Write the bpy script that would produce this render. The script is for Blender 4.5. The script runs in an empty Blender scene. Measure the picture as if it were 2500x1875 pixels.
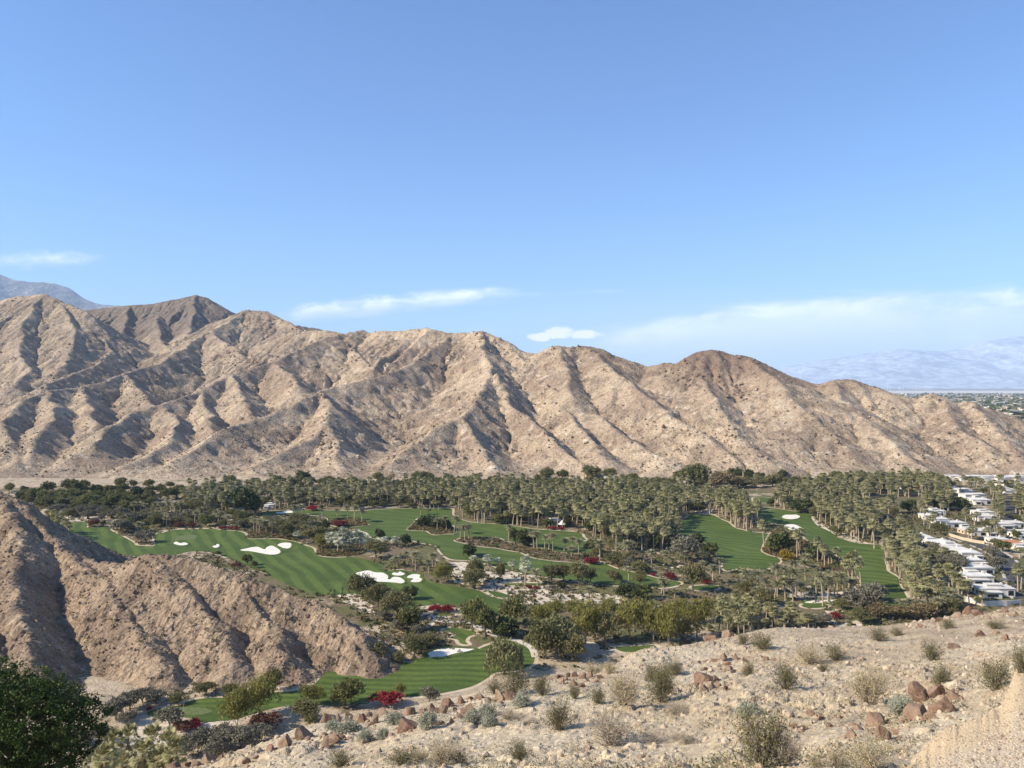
import bpy, bmesh, math, random
import numpy as np
from mathutils import Vector, Matrix

# ------------------------------------------------------------------ camera, sky, sun, exposure
SC = bpy.context.scene
COL = SC.collection
RAD = math.radians
W0, H0, F0, HOR, EYE = 2500.0, 1875.0, 1962.0, 940.0, 100.0   # eye 100 m above the valley floor

cam_d = bpy.data.cameras.new("camera")
cam = bpy.data.objects.new("camera", cam_d)
COL.objects.link(cam)
cam.location = (0, 0, EYE)
cam.rotation_euler = (RAD(90), 0, 0)
cam_d.sensor_fit = 'HORIZONTAL'
cam_d.sensor_width = 36.0
cam_d.lens = 36.0 * F0 / W0
cam_d.shift_y = (HOR - H0 / 2) / W0
cam_d.clip_start = 0.5
cam_d.clip_end = 120000
SC.camera = cam

SUN_AZ_X, SUN_AZ_Y, SUN_EL = -0.96, -0.24, RAD(35)    # where the sun stands: left and a little behind
_l = math.hypot(SUN_AZ_X, SUN_AZ_Y)
SUN_DIR = Vector((SUN_AZ_X / _l * math.cos(SUN_EL), SUN_AZ_Y / _l * math.cos(SUN_EL), math.sin(SUN_EL)))
sun_d = bpy.data.lights.new("sun", 'SUN')
sun_d.energy = 5.0
sun_d.angle = RAD(0.5)
sun_d.color = (1.0, 0.89, 0.73)
sun = bpy.data.objects.new("sun", sun_d)
COL.objects.link(sun)
sun.rotation_euler = (-SUN_DIR).to_track_quat('-Z', 'Y').to_euler()

SKY_STRENGTH = 0.085
SC.view_settings.view_transform = 'Standard'
SC.view_settings.look = 'None'
SC.view_settings.exposure = 0.72
SC.view_settings.gamma = 1.0
SC.cycles.max_bounces = 6
SC.cycles.diffuse_bounces = 2
SC.cycles.transparent_max_bounces = 8
SC.cycles.volume_bounces = 1


class NT:
    """small helper that chains shader nodes"""
    def __init__(s, tree):
        s.t = tree; s.n = tree.nodes; s.l = tree.links

    def node(s, typ, **kw):
        nd = s.n.new(typ)
        for k, v in kw.items():
            setattr(nd, k, v)
        return nd

    def put(s, sock, v):
        if v is None:
            return
        if isinstance(v, bpy.types.NodeSocket):
            s.l.new(v, sock)
        else:
            if isinstance(v, (tuple, list)) and len(v) == 3 and sock.type == 'RGBA':
                v = (*v, 1)
            sock.default_value = v

    def m(s, op, a, b=None, c=None, clamp=False):
        nd = s.node('ShaderNodeMath', operation=op, use_clamp=clamp)
        s.put(nd.inputs[0], a); s.put(nd.inputs[1], b); s.put(nd.inputs[2], c)
        return nd.outputs[0]

    def vm(s, op, a, b=None):
        nd = s.node('ShaderNodeVectorMath', operation=op)
        s.put(nd.inputs[0], a); s.put(nd.inputs[1], b)
        return nd.outputs[0]

    def ramp(s, fac, lo, hi, a=0.0, b=1.0, smooth=True):
        nd = s.node('ShaderNodeMapRange', interpolation_type='SMOOTHSTEP' if smooth else 'LINEAR')
        s.put(nd.inputs[0], fac); s.put(nd.inputs[1], lo); s.put(nd.inputs[2], hi); s.put(nd.inputs[3], a); s.put(nd.inputs[4], b)
        return nd.outputs[0]

    def noise(s, vec, scale, detail=4, rough=0.55, dist=0.0, out=0):
        nd = s.node('ShaderNodeTexNoise')
        s.put(nd.inputs['Vector'], vec); nd.inputs['Scale'].default_value = scale
        nd.inputs['Detail'].default_value = detail; nd.inputs['Roughness'].default_value = rough
        nd.inputs['Distortion'].default_value = dist
        return nd.outputs[out]

    def voro(s, vec, scale, feature='F1', out='Distance', rnd=1.0):
        nd = s.node('ShaderNodeTexVoronoi', feature=feature)
        s.put(nd.inputs['Vector'], vec); nd.inputs['Scale'].default_value = scale
        nd.inputs['Randomness'].default_value = rnd
        return nd.outputs[out]

    def mix(s, fac, a, b, mode='MIX'):
        nd = s.node('ShaderNodeMix', data_type='RGBA', blend_type=mode)
        s.put(nd.inputs[0], fac); s.put(nd.inputs[6], a); s.put(nd.inputs[7], b)
        return nd.outputs[2]

    def xyz(s, vec):
        nd = s.node('ShaderNodeSeparateXYZ'); s.put(nd.inputs[0], vec)
        return nd.outputs[0], nd.outputs[1], nd.outputs[2]

    def comb(s, x, y, z):
        nd = s.node('ShaderNodeCombineXYZ'); s.put(nd.inputs[0], x); s.put(nd.inputs[1], y); s.put(nd.inputs[2], z)
        return nd.outputs[0]


def build_world():
    w = bpy.data.worlds.new("World")
    SC.world = w
    w.use_nodes = True
    w.cycles.sampling_method = 'MANUAL'
    w.cycles.sample_map_resolution = 256
    t = NT(w.node_tree)
    for n in list(t.n):
        t.n.remove(n)
    sky = t.node('ShaderNodeTexSky', sky_type='NISHITA', sun_disc=False)
    sky.sun_elevation = SUN_EL
    sky.sun_rotation = math.atan2(SUN_DIR.x, SUN_DIR.y)
    sky.altitude = 300
    sky.air_density = 1.0
    sky.dust_density = 0.6
    sky.ozone_density = 2.0
    base = t.mix(1.0, sky.outputs[0], (0.71, 1.01, 1.40), 'MULTIPLY')
    tc = t.node('ShaderNodeTexCoord')
    x, y, z = t.xyz(tc.outputs['Generated'])
    yy = t.m('MAXIMUM', y, 0.02)
    u = t.m('DIVIDE', x, yy)          # tangent of the bearing from north
    v = t.m('DIVIDE', z, yy)          # tangent of the height above the horizon
    front = t.ramp(y, 0.1, 0.3)

    def band(px0, py0, px1, py1, thick, scale, thr, soft, strength, seed, warp=0.25):
        """a streak of cloud from one bearing/height to another, broken up by noise"""
        u0, v0, u1, v1 = (px0 - 1250) / F0, (HOR - py0) / F0, (px1 - 1250) / F0, (HOR - py1) / F0
        L = math.hypot(u1 - u0, v1 - v0)
        cx, sx = (u1 - u0) / L, (v1 - v0) / L
        du, dv = t.m('SUBTRACT', u, (u0 + u1) / 2), t.m('SUBTRACT', v, (v0 + v1) / 2)
        a = t.m('ADD', t.m('MULTIPLY', du, cx), t.m('MULTIPLY', dv, sx))
        b = t.m('SUBTRACT', t.m('MULTIPLY', dv, cx), t.m('MULTIPLY', du, sx))
        vec = t.comb(t.m('MULTIPLY', a, scale), t.m('MULTIPLY', b, scale * 2.4), seed)
        n = t.m('ADD', t.m('MULTIPLY', t.noise(vec, 1.0, 5, 0.6, 0.5), .68), t.m('MULTIPLY', t.noise(vec, 3.3, 6, 0.65, 0.3), .32))
        b2 = t.m('ADD', b, t.m('MULTIPLY', t.m('SUBTRACT', t.noise(t.comb(t.m('MULTIPLY', a, scale * .35), seed, seed), 1.0, 3), 0.5), warp * thick / F0 * 4))
        ea = t.m('POWER', t.m('DIVIDE', a, L / 2), 4.0)
        eb = t.m('POWER', t.m('DIVIDE', b2, thick / F0), 2.0)
        env = t.m('SUBTRACT', 1.0, t.m('MINIMUM', t.m('ADD', ea, eb), 1.0))
        d = t.ramp(t.m('ADD', n, t.m('MULTIPLY', env, 0.34)), thr - .05, thr + soft * .75)
        d = t.m('MULTIPLY', d, t.ramp(env, 0.0, 0.6))
        return t.m('MULTIPLY', d, strength, None, True), t.ramp(b2, -thick / F0, thick / F0 * .7)

    K = lambda r, g, b: (r / SKY_STRENGTH, g / SKY_STRENGTH, b / SKY_STRENGTH)    # radiance as seen
    white, grey = K(0.98, 0.98, 1.02), K(0.44, 0.52, 0.74)
    col = base
    # low pale veil over the horizon on the right
    veil = t.m('MULTIPLY', t.ramp(v, 0.13, 0.045), t.ramp(u, -0.15, 0.32))
    col = t.mix(t.m('MULTIPLY', veil, 0.92), col, K(0.40, 0.485, 0.70))
    for args in [(-160, 640, 290, 630, 36, 11, .70, .42, .9, 3.1),
                 (610, 768, 1330, 712, 36, 10, .64, .40, 1.0, 7.7),
                 (1150, 726, 1640, 703, 14, 9, .78, .45, .6, 1.7),
                 (860, 784, 1040, 774, 11, 9, .82, .5, .4, 5.7),
                 (1050, 812, 1500, 800, 22, 8, .78, .5, .5, 14.2),
                 (1380, 850, 2300, 735, 54, 11, .58, .46, .88, 11.3),
                 (1640, 800, 2750, 745, 70, 10, .58, .46, .88, 21.9),
                 (1280, 862, 2750, 800, 78, 6, .42, .60, .55, 31.3),
                 (2000, 830, 2700, 850, 50, 8, .66, .5, .7, 2.9),
                 (1950, 708, 2700, 735, 18, 9, .70, .45, .6, 9.4)]:
        d, lit = band(*args)
        col = t.mix(t.m('MULTIPLY', d, front), col, t.mix(t.m('MULTIPLY', t.ramp(lit, 0.15, 1.0, 0.12, 1.0), t.ramp(d, 0.25, 0.9, 0.45, 1.0)), grey, white))
    for cx, cy, rx, ry in [(1365, 812, 44, 17), (1318, 824, 34, 13), (1432, 816, 46, 13)]:
        a = t.m('DIVIDE', t.m('SUBTRACT', u, (cx - 1250) / F0), rx / F0)
        b = t.m('DIVIDE', t.m('SUBTRACT', v, (HOR - cy) / F0), ry / F0)
        n = t.noise(t.comb(t.m('MULTIPLY', u, 60), t.m('MULTIPLY', v, 90), cx), 1.0, 5, 0.6)
        e = t.m('ADD', t.m('ADD', t.m('MULTIPLY', a, a), t.m('MULTIPLY', b, b)), t.m('MULTIPLY', t.m('SUBTRACT', n, 0.5), 2.4))
        col = t.mix(t.m('MULTIPLY', t.ramp(e, 1.0, 0.2), front), col, K(1.0, 0.92, 0.82))
    bg = t.node('ShaderNodeBackground')
    out = t.node('ShaderNodeOutputWorld')
    bg.inputs[1].default_value = SKY_STRENGTH
    t.put(bg.inputs[0], col)
    t.l.new(bg.outputs[0], out.inputs[0])


build_world()
# ------------------------------------------------------------------ numbers
RNG = np.random.default_rng(7)


def hash2(ix, iy, seed):
    h = (ix.astype(np.int64) * 374761393 + iy.astype(np.int64) * 668265263 + seed * 1442695041) & 0xFFFFFFFF
    h = ((h ^ (h >> 13)) * 1274126177) & 0xFFFFFFFF
    h = h ^ (h >> 16)
    return (h & 0xFFFFFF).astype(np.float64) / float(0xFFFFFF)


def vnoise(x, y, seed=0):
    ix, iy = np.floor(x), np.floor(y)
    fx, fy = x - ix, y - iy
    fx = fx * fx * fx * (fx * (fx * 6 - 15) + 10); fy = fy * fy * fy * (fy * (fy * 6 - 15) + 10)
    a = hash2(ix, iy, seed); b = hash2(ix + 1, iy, seed); c = hash2(ix, iy + 1, seed); d = hash2(ix + 1, iy + 1, seed)
    return (a + (b - a) * fx) * (1 - fy) + (c + (d - c) * fx) * fy


def fbm(x, y, seed=0, octv=5, gain=0.5, lac=2.03):
    s = np.zeros_like(x); amp = 1.0; tot = 0
    for o in range(octv):
        s += amp * (vnoise(x, y, seed + o * 17) * 2 - 1); tot += amp
        x, y = x * lac * 0.8 + y * lac * 0.6, -x * lac * 0.6 + y * lac * 0.8
        amp *= gain
    return s / tot


def ridged(x, y, seed=0, octv=4, gain=0.5, lac=2.03):
    s = np.zeros_like(x); amp = 1.0; tot = 0
    for o in range(octv):
        s += amp * (1 - np.abs(vnoise(x, y, seed + o * 17) * 2 - 1)); tot += amp
        x, y = x * lac * 0.8 + y * lac * 0.6, -x * lac * 0.6 + y * lac * 0.8
        amp *= gain
    return s / tot


def cells(x, y, seed=0):
    """distance to the nearest scattered point, to the second nearest, and the nearest one's own number"""
    ix, iy = np.floor(x), np.floor(y)
    f1 = np.full_like(x, 9.0); f2 = np.full_like(x, 9.0); idn = np.zeros_like(x)
    for dx in (-1, 0, 1):
        for dy in (-1, 0, 1):
            cx, cy = ix + dx, iy + dy
            d = np.hypot(cx + hash2(cx, cy, seed) - x, cy + hash2(cx, cy, seed + 5) - y)
            h = hash2(cx, cy, seed + 9)
            nearer = d < f1
            f2 = np.where(nearer, f1, np.minimum(f2, d))
            idn = np.where(nearer, h, idn)
            f1 = np.where(nearer, d, f1)
    return f1, f2, idn


REGION = {1: (0, 1100, .40687), 2: (800, 1100, .40687), 3: (1600, 1100, .40687), 4: (0, 1475, .40687), 5: (800, 1475, .40687),
          6: (1600, 1475, .40687), 7: (0, 600, .5651), 8: (1250, 650, .5651), 'A': (0, 1140, .25), 'B': (500, 1140, .25),
          'C': (1000, 1140, .25), 'D': (1500, 1140, .25), 'E': (1947, 1140, .25), 'F': (800, 1340, .25), 'G': (1300, 1340, .25),
          'H': (1800, 1290, .31646), 0: (0, 0, 1.0)}


def PX(reg, pts):
    x0, y0, k = REGION[reg]
    return [(x0 + p[0] * k, y0 + p[1] * k, *p[2:]) for p in pts]


def at(px, py, z=0.0):
    """where the sight line through a point of the view meets the level z"""
    D = (EYE - z) * F0 / max(py - HOR, 1.0)
    return ((px - W0 / 2) / F0 * D, D)


def at_depth(px, py, D):
    return ((px - W0 / 2) / F0 * D, D, EYE + (HOR - py) / F0 * D)


# ------------------------------------------------------------------ objects
def tag(o, label=None, cat=None, group=None, kind=None):
    if label: o['label'] = label
    if cat: o['category'] = cat
    if group: o['group'] = group
    if kind: o['kind'] = kind
    return o


def empty(name, loc, rz=0.0, sc=1.0):
    o = bpy.data.objects.new(name, None)
    o.empty_display_size = 0.5
    COL.objects.link(o)
    o.location = loc; o.rotation_euler = (0, 0, rz); o.scale = (sc, sc, sc)
    return o


def mesh_data(name, V, F, mats=(), midx=None, smooth=False):
    """V (n,3); F an (m,k) index array or a list of such arrays"""
    me = bpy.data.meshes.new(name)
    V = np.asarray(V, dtype=np.float32)
    Fs = [np.asarray(f) for f in (F if isinstance(F, list) else [F]) if len(f)]
    loops = np.concatenate([f.ravel() for f in Fs]).astype(np.int32)
    sizes = np.concatenate([np.full(len(f), f.shape[1]) for f in Fs]).astype(np.int32)
    starts = np.concatenate([[0], np.cumsum(sizes)[:-1]]).astype(np.int32)
    me.vertices.add(len(V)); me.vertices.foreach_set('co', V.ravel())
    me.loops.add(len(loops)); me.loops.foreach_set('vertex_index', loops)
    me.polygons.add(len(sizes)); me.polygons.foreach_set('loop_start', starts)
    for m in mats:
        me.materials.append(m)
    if midx is not None:
        me.polygons.foreach_set('material_index', np.asarray(midx, dtype=np.int32))
    me.polygons.foreach_set('use_smooth', np.full(len(sizes), smooth))
    me.update(calc_edges=True)
    return me


def add_obj(name, me, parent=None, loc=(0, 0, 0)):
    o = bpy.data.objects.new(name, me)
    COL.objects.link(o)
    o.location = loc
    if parent is not None:
        o.parent = parent
    return o


def grid_faces(nr, nc):
    i = np.arange(nr * nc).reshape(nr, nc)
    return np.stack([i[:-1, :-1], i[:-1, 1:], i[1:, 1:], i[1:, :-1]], -1).reshape(-1, 4)


# ------------------------------------------------------------------ materials
def material(name, rough=0.9):
    m = bpy.data.materials.new(name)
    m.use_nodes = True
    t = NT(m.node_tree)
    b = m.node_tree.nodes['Principled BSDF']
    b.inputs['Roughness'].default_value = rough
    b.inputs['Specular IOR Level'].default_value = 0.15
    return m, t, b


def geo_pos(t):
    return t.node('ShaderNodeNewGeometry').outputs['Position']


def bump(t, b, height, dist, strength=1.0):
    nd = t.node('ShaderNodeBump')
    nd.inputs['Distance'].default_value = dist; nd.inputs['Strength'].default_value = strength
    t.put(nd.inputs['Height'], height)
    t.l.new(nd.outputs[0], b.inputs['Normal'])


def mat_rock(name, tan, brown, pale, big=1 / 90, mid=1 / 14, fine=1 / 2.5, scrub=0.35, bump_m=1.2, dark_beyond=None):
    """bare desert hillside: tan scree, darker varnished rock, pale outcrops, specks of scrub"""
    m, t, b = material(name, 0.95)
    p = geo_pos(t)
    n1 = t.noise(p, big, 5, 0.6)
    n2 = t.noise(p, mid, 5, 0.65, 0.6)
    n3 = t.noise(p, fine, 4, 0.7)
    n4 = t.noise(p, big * 2.3, 4, 0.6, 1.5)
    c = t.mix(t.ramp(n1, 0.40, 0.60), tan, brown)
    c = t.mix(t.m('MULTIPLY', t.ramp(n2, 0.5, 0.68), t.ramp(n4, 0.42, 0.62)), c, pale)
    c = t.mix(t.m('MULTIPLY', t.ramp(n2, 0.5, 0.36), 0.6), c, tuple(k * 0.55 for k in brown))
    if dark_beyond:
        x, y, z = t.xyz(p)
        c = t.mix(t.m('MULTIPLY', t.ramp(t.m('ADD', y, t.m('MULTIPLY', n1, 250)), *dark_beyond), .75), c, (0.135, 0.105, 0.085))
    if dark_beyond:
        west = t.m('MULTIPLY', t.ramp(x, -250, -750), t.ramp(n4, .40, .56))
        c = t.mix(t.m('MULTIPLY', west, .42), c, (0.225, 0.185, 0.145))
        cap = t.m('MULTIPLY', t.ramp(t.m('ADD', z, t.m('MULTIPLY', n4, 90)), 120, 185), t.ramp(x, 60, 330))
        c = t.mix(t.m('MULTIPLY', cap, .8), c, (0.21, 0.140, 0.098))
    c = t.mix(0.8, c, t.mix(1.0, c, t.comb(t.ramp(n3, 0.3, 0.7, 0.55, 1.4), t.ramp(n3, 0.3, 0.7, 0.55, 1.38), t.ramp(n3, 0.3, 0.7, 0.55, 1.34)), 'MULTIPLY'))
    sp = t.voro(p, fine * 0.75)
    gate = t.noise(p, mid * 0.6, 3)
    c = t.mix(t.m('MULTIPLY', t.m('MULTIPLY', t.ramp(sp, 0.26, 0.16), t.ramp(gate, 0.42, 0.6)), scrub), c, (0.10, 0.09, 0.055))
    t.put(b.inputs['Base Color'], c)
    h = t.m('ADD', t.m('MULTIPLY', n2, 1.0), t.m('MULTIPLY', n3, 0.55))
    bump(t, b, h, bump_m * 4)
    return m


# ------------------------------------------------------------------ the valley floor
def floor_material():
    m, t, b = material("valley_ground", 0.95)
    p = geo_pos(t)
    x, y, z = t.xyz(p)
    n1 = t.noise(p, 1 / 45, 5, 0.62); n2 = t.noise(p, 1 / 6, 5, 0.7, 0.4); n3 = t.noise(p, 1 / 0.9, 3, 0.7)
    sand = t.mix(t.ramp(n2, 0.35, 0.65), (0.47, 0.38, 0.27), (0.34, 0.27, 0.18))
    mulch = t.mix(n3, (0.11, 0.082, 0.048), (0.24, 0.18, 0.11))
    weeds = t.mix(n3, (0.085, 0.085, 0.034), (0.16, 0.15, 0.065))
    planted = t.mix(t.ramp(t.noise(p, 1 / 20, 3), .4, .6), mulch, weeds)
    edge = t.m('ADD', n1, t.m('MULTIPLY', t.m('SUBTRACT', n2, 0.5), 0.45))
    # watered, planted ground among the fairways; bare sand outside
    inside = t.m('MULTIPLY', t.ramp(y, 290, 330), t.ramp(y, 830, 770))
    west = t.ramp(t.m('ADD', x, t.m('MULTIPLY', y, 0.12)), -180, -60)
    thr = t.m('MULTIPLY', t.m('MULTIPLY', inside, t.ramp(west, 0, 1, 0.6, 1.0)), 0.20)
    c = t.mix(t.ramp(t.m('ADD', edge, thr), 0.56, 0.64), sand, planted)
    farm = t.mix(t.noise(t.comb(t.m('MULTIPLY', x, .2), y, z), 1 / 500, 6, 0.7), (0.10, 0.10, 0.07), (0.40, 0.35, 0.28))
    c = t.mix(t.ramp(y, 1500, 2200), c, farm)
    # the pale dry wash beyond the town
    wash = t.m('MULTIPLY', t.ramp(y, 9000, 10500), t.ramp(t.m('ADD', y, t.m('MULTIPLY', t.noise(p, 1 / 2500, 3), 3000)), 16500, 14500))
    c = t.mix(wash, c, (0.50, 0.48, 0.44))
    t.put(b.inputs['Base Color'], c)
    bump(t, b, t.m('ADD', n2, t.m('MULTIPLY', n3, .4)), 1.0)
    return m


V = np.array([(x, y, 0) for y in (-3000, 150, 400, 900, 2500, 45000) for x in (-40000, -2500, 0, 2500, 40000)], float)
floor = add_obj("ground", mesh_data("ground", V, grid_faces(6, 5), [floor_material()]))
tag(floor, kind='structure')

# ------------------------------------------------------------------ the bare mountain across the valley
R7, R8 = 7, 8
RIDGES = [
    # crest lines: (region, [(x, y, distance)])
    (7, [(-500, 420, 2100), (-250, 300, 2080), (0, 240, 2050), (60, 220, 2030), (130, 212, 2010), (185, 207, 2000), (260, 235, 1980), (370, 285, 1930), (430, 380, 1870), (480, 455, 1800)]),
    (7, [(260, 300, 2650), (400, 275, 2630), (480, 265, 2620), (560, 258, 2600), (680, 250, 2600), (780, 225, 2600), (845, 211, 2600), (900, 225, 2600), (960, 258, 2600), (1015, 292, 2600), (1080, 370, 2600)]),
    (7, [(940, 370, 2020), (975, 330, 2040), (1010, 296, 2060), (1060, 278, 2080), (1150, 282, 2060), (1200, 305, 2040), (1250, 327, 2000), (1310, 365, 1950)]),
    (7, [(1200, 345, 2350), (1290, 344, 2350), (1390, 362, 2350), (1500, 384, 2350)]),
    (7, [(1150, 420, 1800), (1250, 372, 1760), (1330, 366, 1740), (1400, 364, 1720), (1490, 381, 1700), (1530, 370, 1690), (1560, 362, 1680), (1595, 377, 1670), (1650, 366, 1650), (1700, 370, 1630), (1770, 362, 1620), (1850, 352, 1600), (1950, 376, 1580), (2010, 374, 1560), (2070, 367, 1550), (2140, 390, 1530), (2212, 420, 1500)]),
    (8, [(0, 342, 1500), (70, 372, 1480), (130, 380, 1460), (160, 352, 1430), (200, 341, 1400), (260, 349, 1400), (330, 342, 1400), (400, 360, 1400), (440, 378, 1400), (480, 392, 1390), (530, 418, 1380), (580, 433, 1370), (650, 414, 1350), (735, 426, 1330), (755, 400, 1310), (800, 368, 1300), (860, 358, 1300), (930, 378, 1290), (980, 384, 1280), (1020, 387, 1270), (1110, 431, 1250), (1180, 464, 1240), (1250, 492, 1230), (1315, 509, 1220), (1385, 488, 1200), (1470, 485, 1195), (1560, 513, 1180), (1650, 557, 1160), (1740, 571, 1150), (1775, 554, 1140), (1805, 547, 1140), (1860, 568, 1130), (1910, 592, 1125), (1945, 585, 1120), (1985, 581, 1115), (2040, 610, 1110), (2120, 680, 1085), (2212, 722, 1050), (2300, 790, 1000), (2420, 850, 950)]),
    # spurs
    (7, [(1950, 376, 1580), (1840, 472, 1450), (1700, 545, 1330), (1560, 580, 1270), (1390, 625, 1180), (1260, 680, 1110), (1120, 745, 1050), (1000, 780, 1000), (870, 852, 940), (750, 938, 890)]),
    (7, [(1390, 625, 1180), (1415, 700, 1090), (1390, 765, 1030), (1340, 830, 980), (1200, 900, 920), (1090, 978, 880)]),
    (7, [(1390, 765, 1030), (1450, 860, 950), (1500, 960, 890)]),
    (7, [(2070, 367, 1550), (2100, 460, 1400), (2120, 560, 1250), (2070, 650, 1120), (1980, 738, 1030), (1880, 790, 980), (1780, 870, 930), (1690, 955, 885)]),
    (7, [(1980, 738, 1030), (2080, 850, 950), (2140, 960, 890)]),
    (7, [(1560, 362, 1680), (1400, 395, 1600), (1300, 440, 1530), (1200, 500, 1450), (1000, 552, 1350), (860, 620, 1250), (700, 685, 1150), (560, 730, 1080), (440, 790, 1010), (380, 850, 950)]),
    (7, [(1200, 500, 1450), (1260, 560, 1330), (1300, 600, 1260)]),
    (7, [(1490, 381, 1700), (1540, 460, 1550), (1620, 530, 1430)]),
    (7, [(1000, 552, 1350), (1050, 640, 1220), (1100, 740, 1100)]),
    (7, [(700, 685, 1150), (780, 760, 1060), (720, 860, 970), (580, 945, 890)]),
    (7, [(860, 620, 1250), (900, 720, 1130), (930, 800, 1040)]),
    (7, [(1060, 278, 2080), (900, 370, 1900), (820, 430, 1780), (750, 470, 1650), (640, 520, 1560), (540, 550, 1480), (420, 590, 1380), (350, 612, 1330), (200, 625, 1260), (80, 680, 1150), (0, 760, 1060), (60, 850, 970), (40, 955, 890)]),
    (7, [(540, 550, 1480), (620, 640, 1330), (680, 700, 1230)]),
    (7, [(900, 370, 1900), (1000, 430, 1760), (1050, 470, 1680)]),
    (7, [(350, 612, 1330), (380, 690, 1200), (420, 760, 1090)]),
    (7, [(200, 625, 1260), (250, 720, 1120), (170, 810, 1010), (110, 910, 920)]),
    (7, [(-100, 700, 1100), (-60, 820, 1000), (-120, 930, 910)]),
    (7, [(480, 455, 1800), (400, 520, 1640), (250, 570, 1500), (190, 597, 1400)]),
    (7, [(185, 207, 2000), (100, 330, 1850), (80, 450, 1700), (140, 540, 1560), (60, 610, 1450)]),
    (7, [(0, 240, 2050), (-120, 400, 1820), (-200, 520, 1600)]),
    (7, [(260, 235, 1980), (320, 350, 1830), (300, 450, 1700), (260, 540, 1560)]),
    (7, [(680, 300, 2450), (690, 400, 2150), (740, 455, 1900)]),
    (7, [(845, 211, 2600), (830, 330, 2350), (800, 400, 2100)]),
    (7, [(560, 258, 2600), (540, 350, 2350), (480, 430, 2050)]),
    (8, [(0, 342, 1500), (60, 420, 1400), (130, 490, 1300), (250, 620, 1130), (380, 640, 1090), (480, 720, 1010), (560, 790, 950), (680, 838, 895)]),
    (8, [(-62, 461, 1250), (-30, 540, 1180), (0, 600, 1120), (100, 680, 1040), (180, 750, 970), (320, 868, 880)]),
    (8, [(250, 620, 1130), (310, 720, 1010), (400, 820, 910)]),
    (8, [(330, 342, 1400), (400, 425, 1280), (480, 480, 1210), (600, 560, 1120), (700, 650, 1040), (820, 720, 970), (970, 838, 890)]),
    (8, [(200, 341, 1400), (220, 440, 1280), (260, 550, 1160)]),
    (8, [(755, 400, 1310), (840, 490, 1190), (890, 580, 1090), (950, 690, 1000), (1060, 805, 900)]),
    (8, [(1020, 387, 1270), (1120, 470, 1170), (1180, 560, 1080), (1290, 650, 1010), (1400, 730, 950), (1500, 850, 880)]),
    (8, [(1385, 488, 1200), (1410, 570, 1110), (1510, 640, 1030), (1610, 720, 960), (1700, 845, 878)]),
    (8, [(1860, 568, 1130), (1910, 680, 1010), (2050, 780, 920)]),
    (8, [(1985, 581, 1115), (2090, 710, 980), (2190, 830, 882)]),
]


def carve(H, sp, steps, K, lim, seed):
    """let running water cut gullies: flow gathers downhill and lowers its bed"""
    nr, nc = H.shape
    H = H + np.random.default_rng(seed).normal(size=H.shape) * .04 * sp
    idx = np.arange(nr * nc).reshape(nr, nc)
    offs = [(-1, 0, 1), (1, 0, 1), (0, -1, 1), (0, 1, 1), (-1, -1, 1.4142), (-1, 1, 1.4142), (1, -1, 1.4142), (1, 1, 1.4142)]
    for _ in range(steps):
        P = np.pad(H, 1, mode='edge')
        best = np.zeros_like(H); rec = idx.copy()
        for dy, dx, L in offs:
            s = (H - P[1 + dy:1 + dy + nr, 1 + dx:1 + dx + nc]) / (L * sp)
            m = s > best
            if dy == -1: m[0] = False
            if dy == 1: m[-1] = False
            if dx == -1: m[:, 0] = False
            if dx == 1: m[:, -1] = False
            best[m] = s[m]; rec[m] = (idx + dy * nc + dx)[m]
        order = np.argsort(-H, axis=None).tolist()
        r = rec.ravel().tolist(); acc = [1.0] * (nr * nc)
        for i in order:
            j = r[i]
            if j != i:
                acc[j] += acc[i]
        A = np.array(acc).reshape(nr, nc)
        cut = np.minimum(K * (np.minimum(A, 4000) - 1) ** .45 * best, best * sp * .7)
        H = H - np.minimum(cut, lim)
        # loose slopes settle a little
        Q = np.pad(H, 1, mode='edge')
        H = H * .975 + .00625 * (Q[:-2, 1:-1] + Q[2:, 1:-1] + Q[1:-1, :-2] + Q[1:-1, 2:])
    return H


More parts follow.
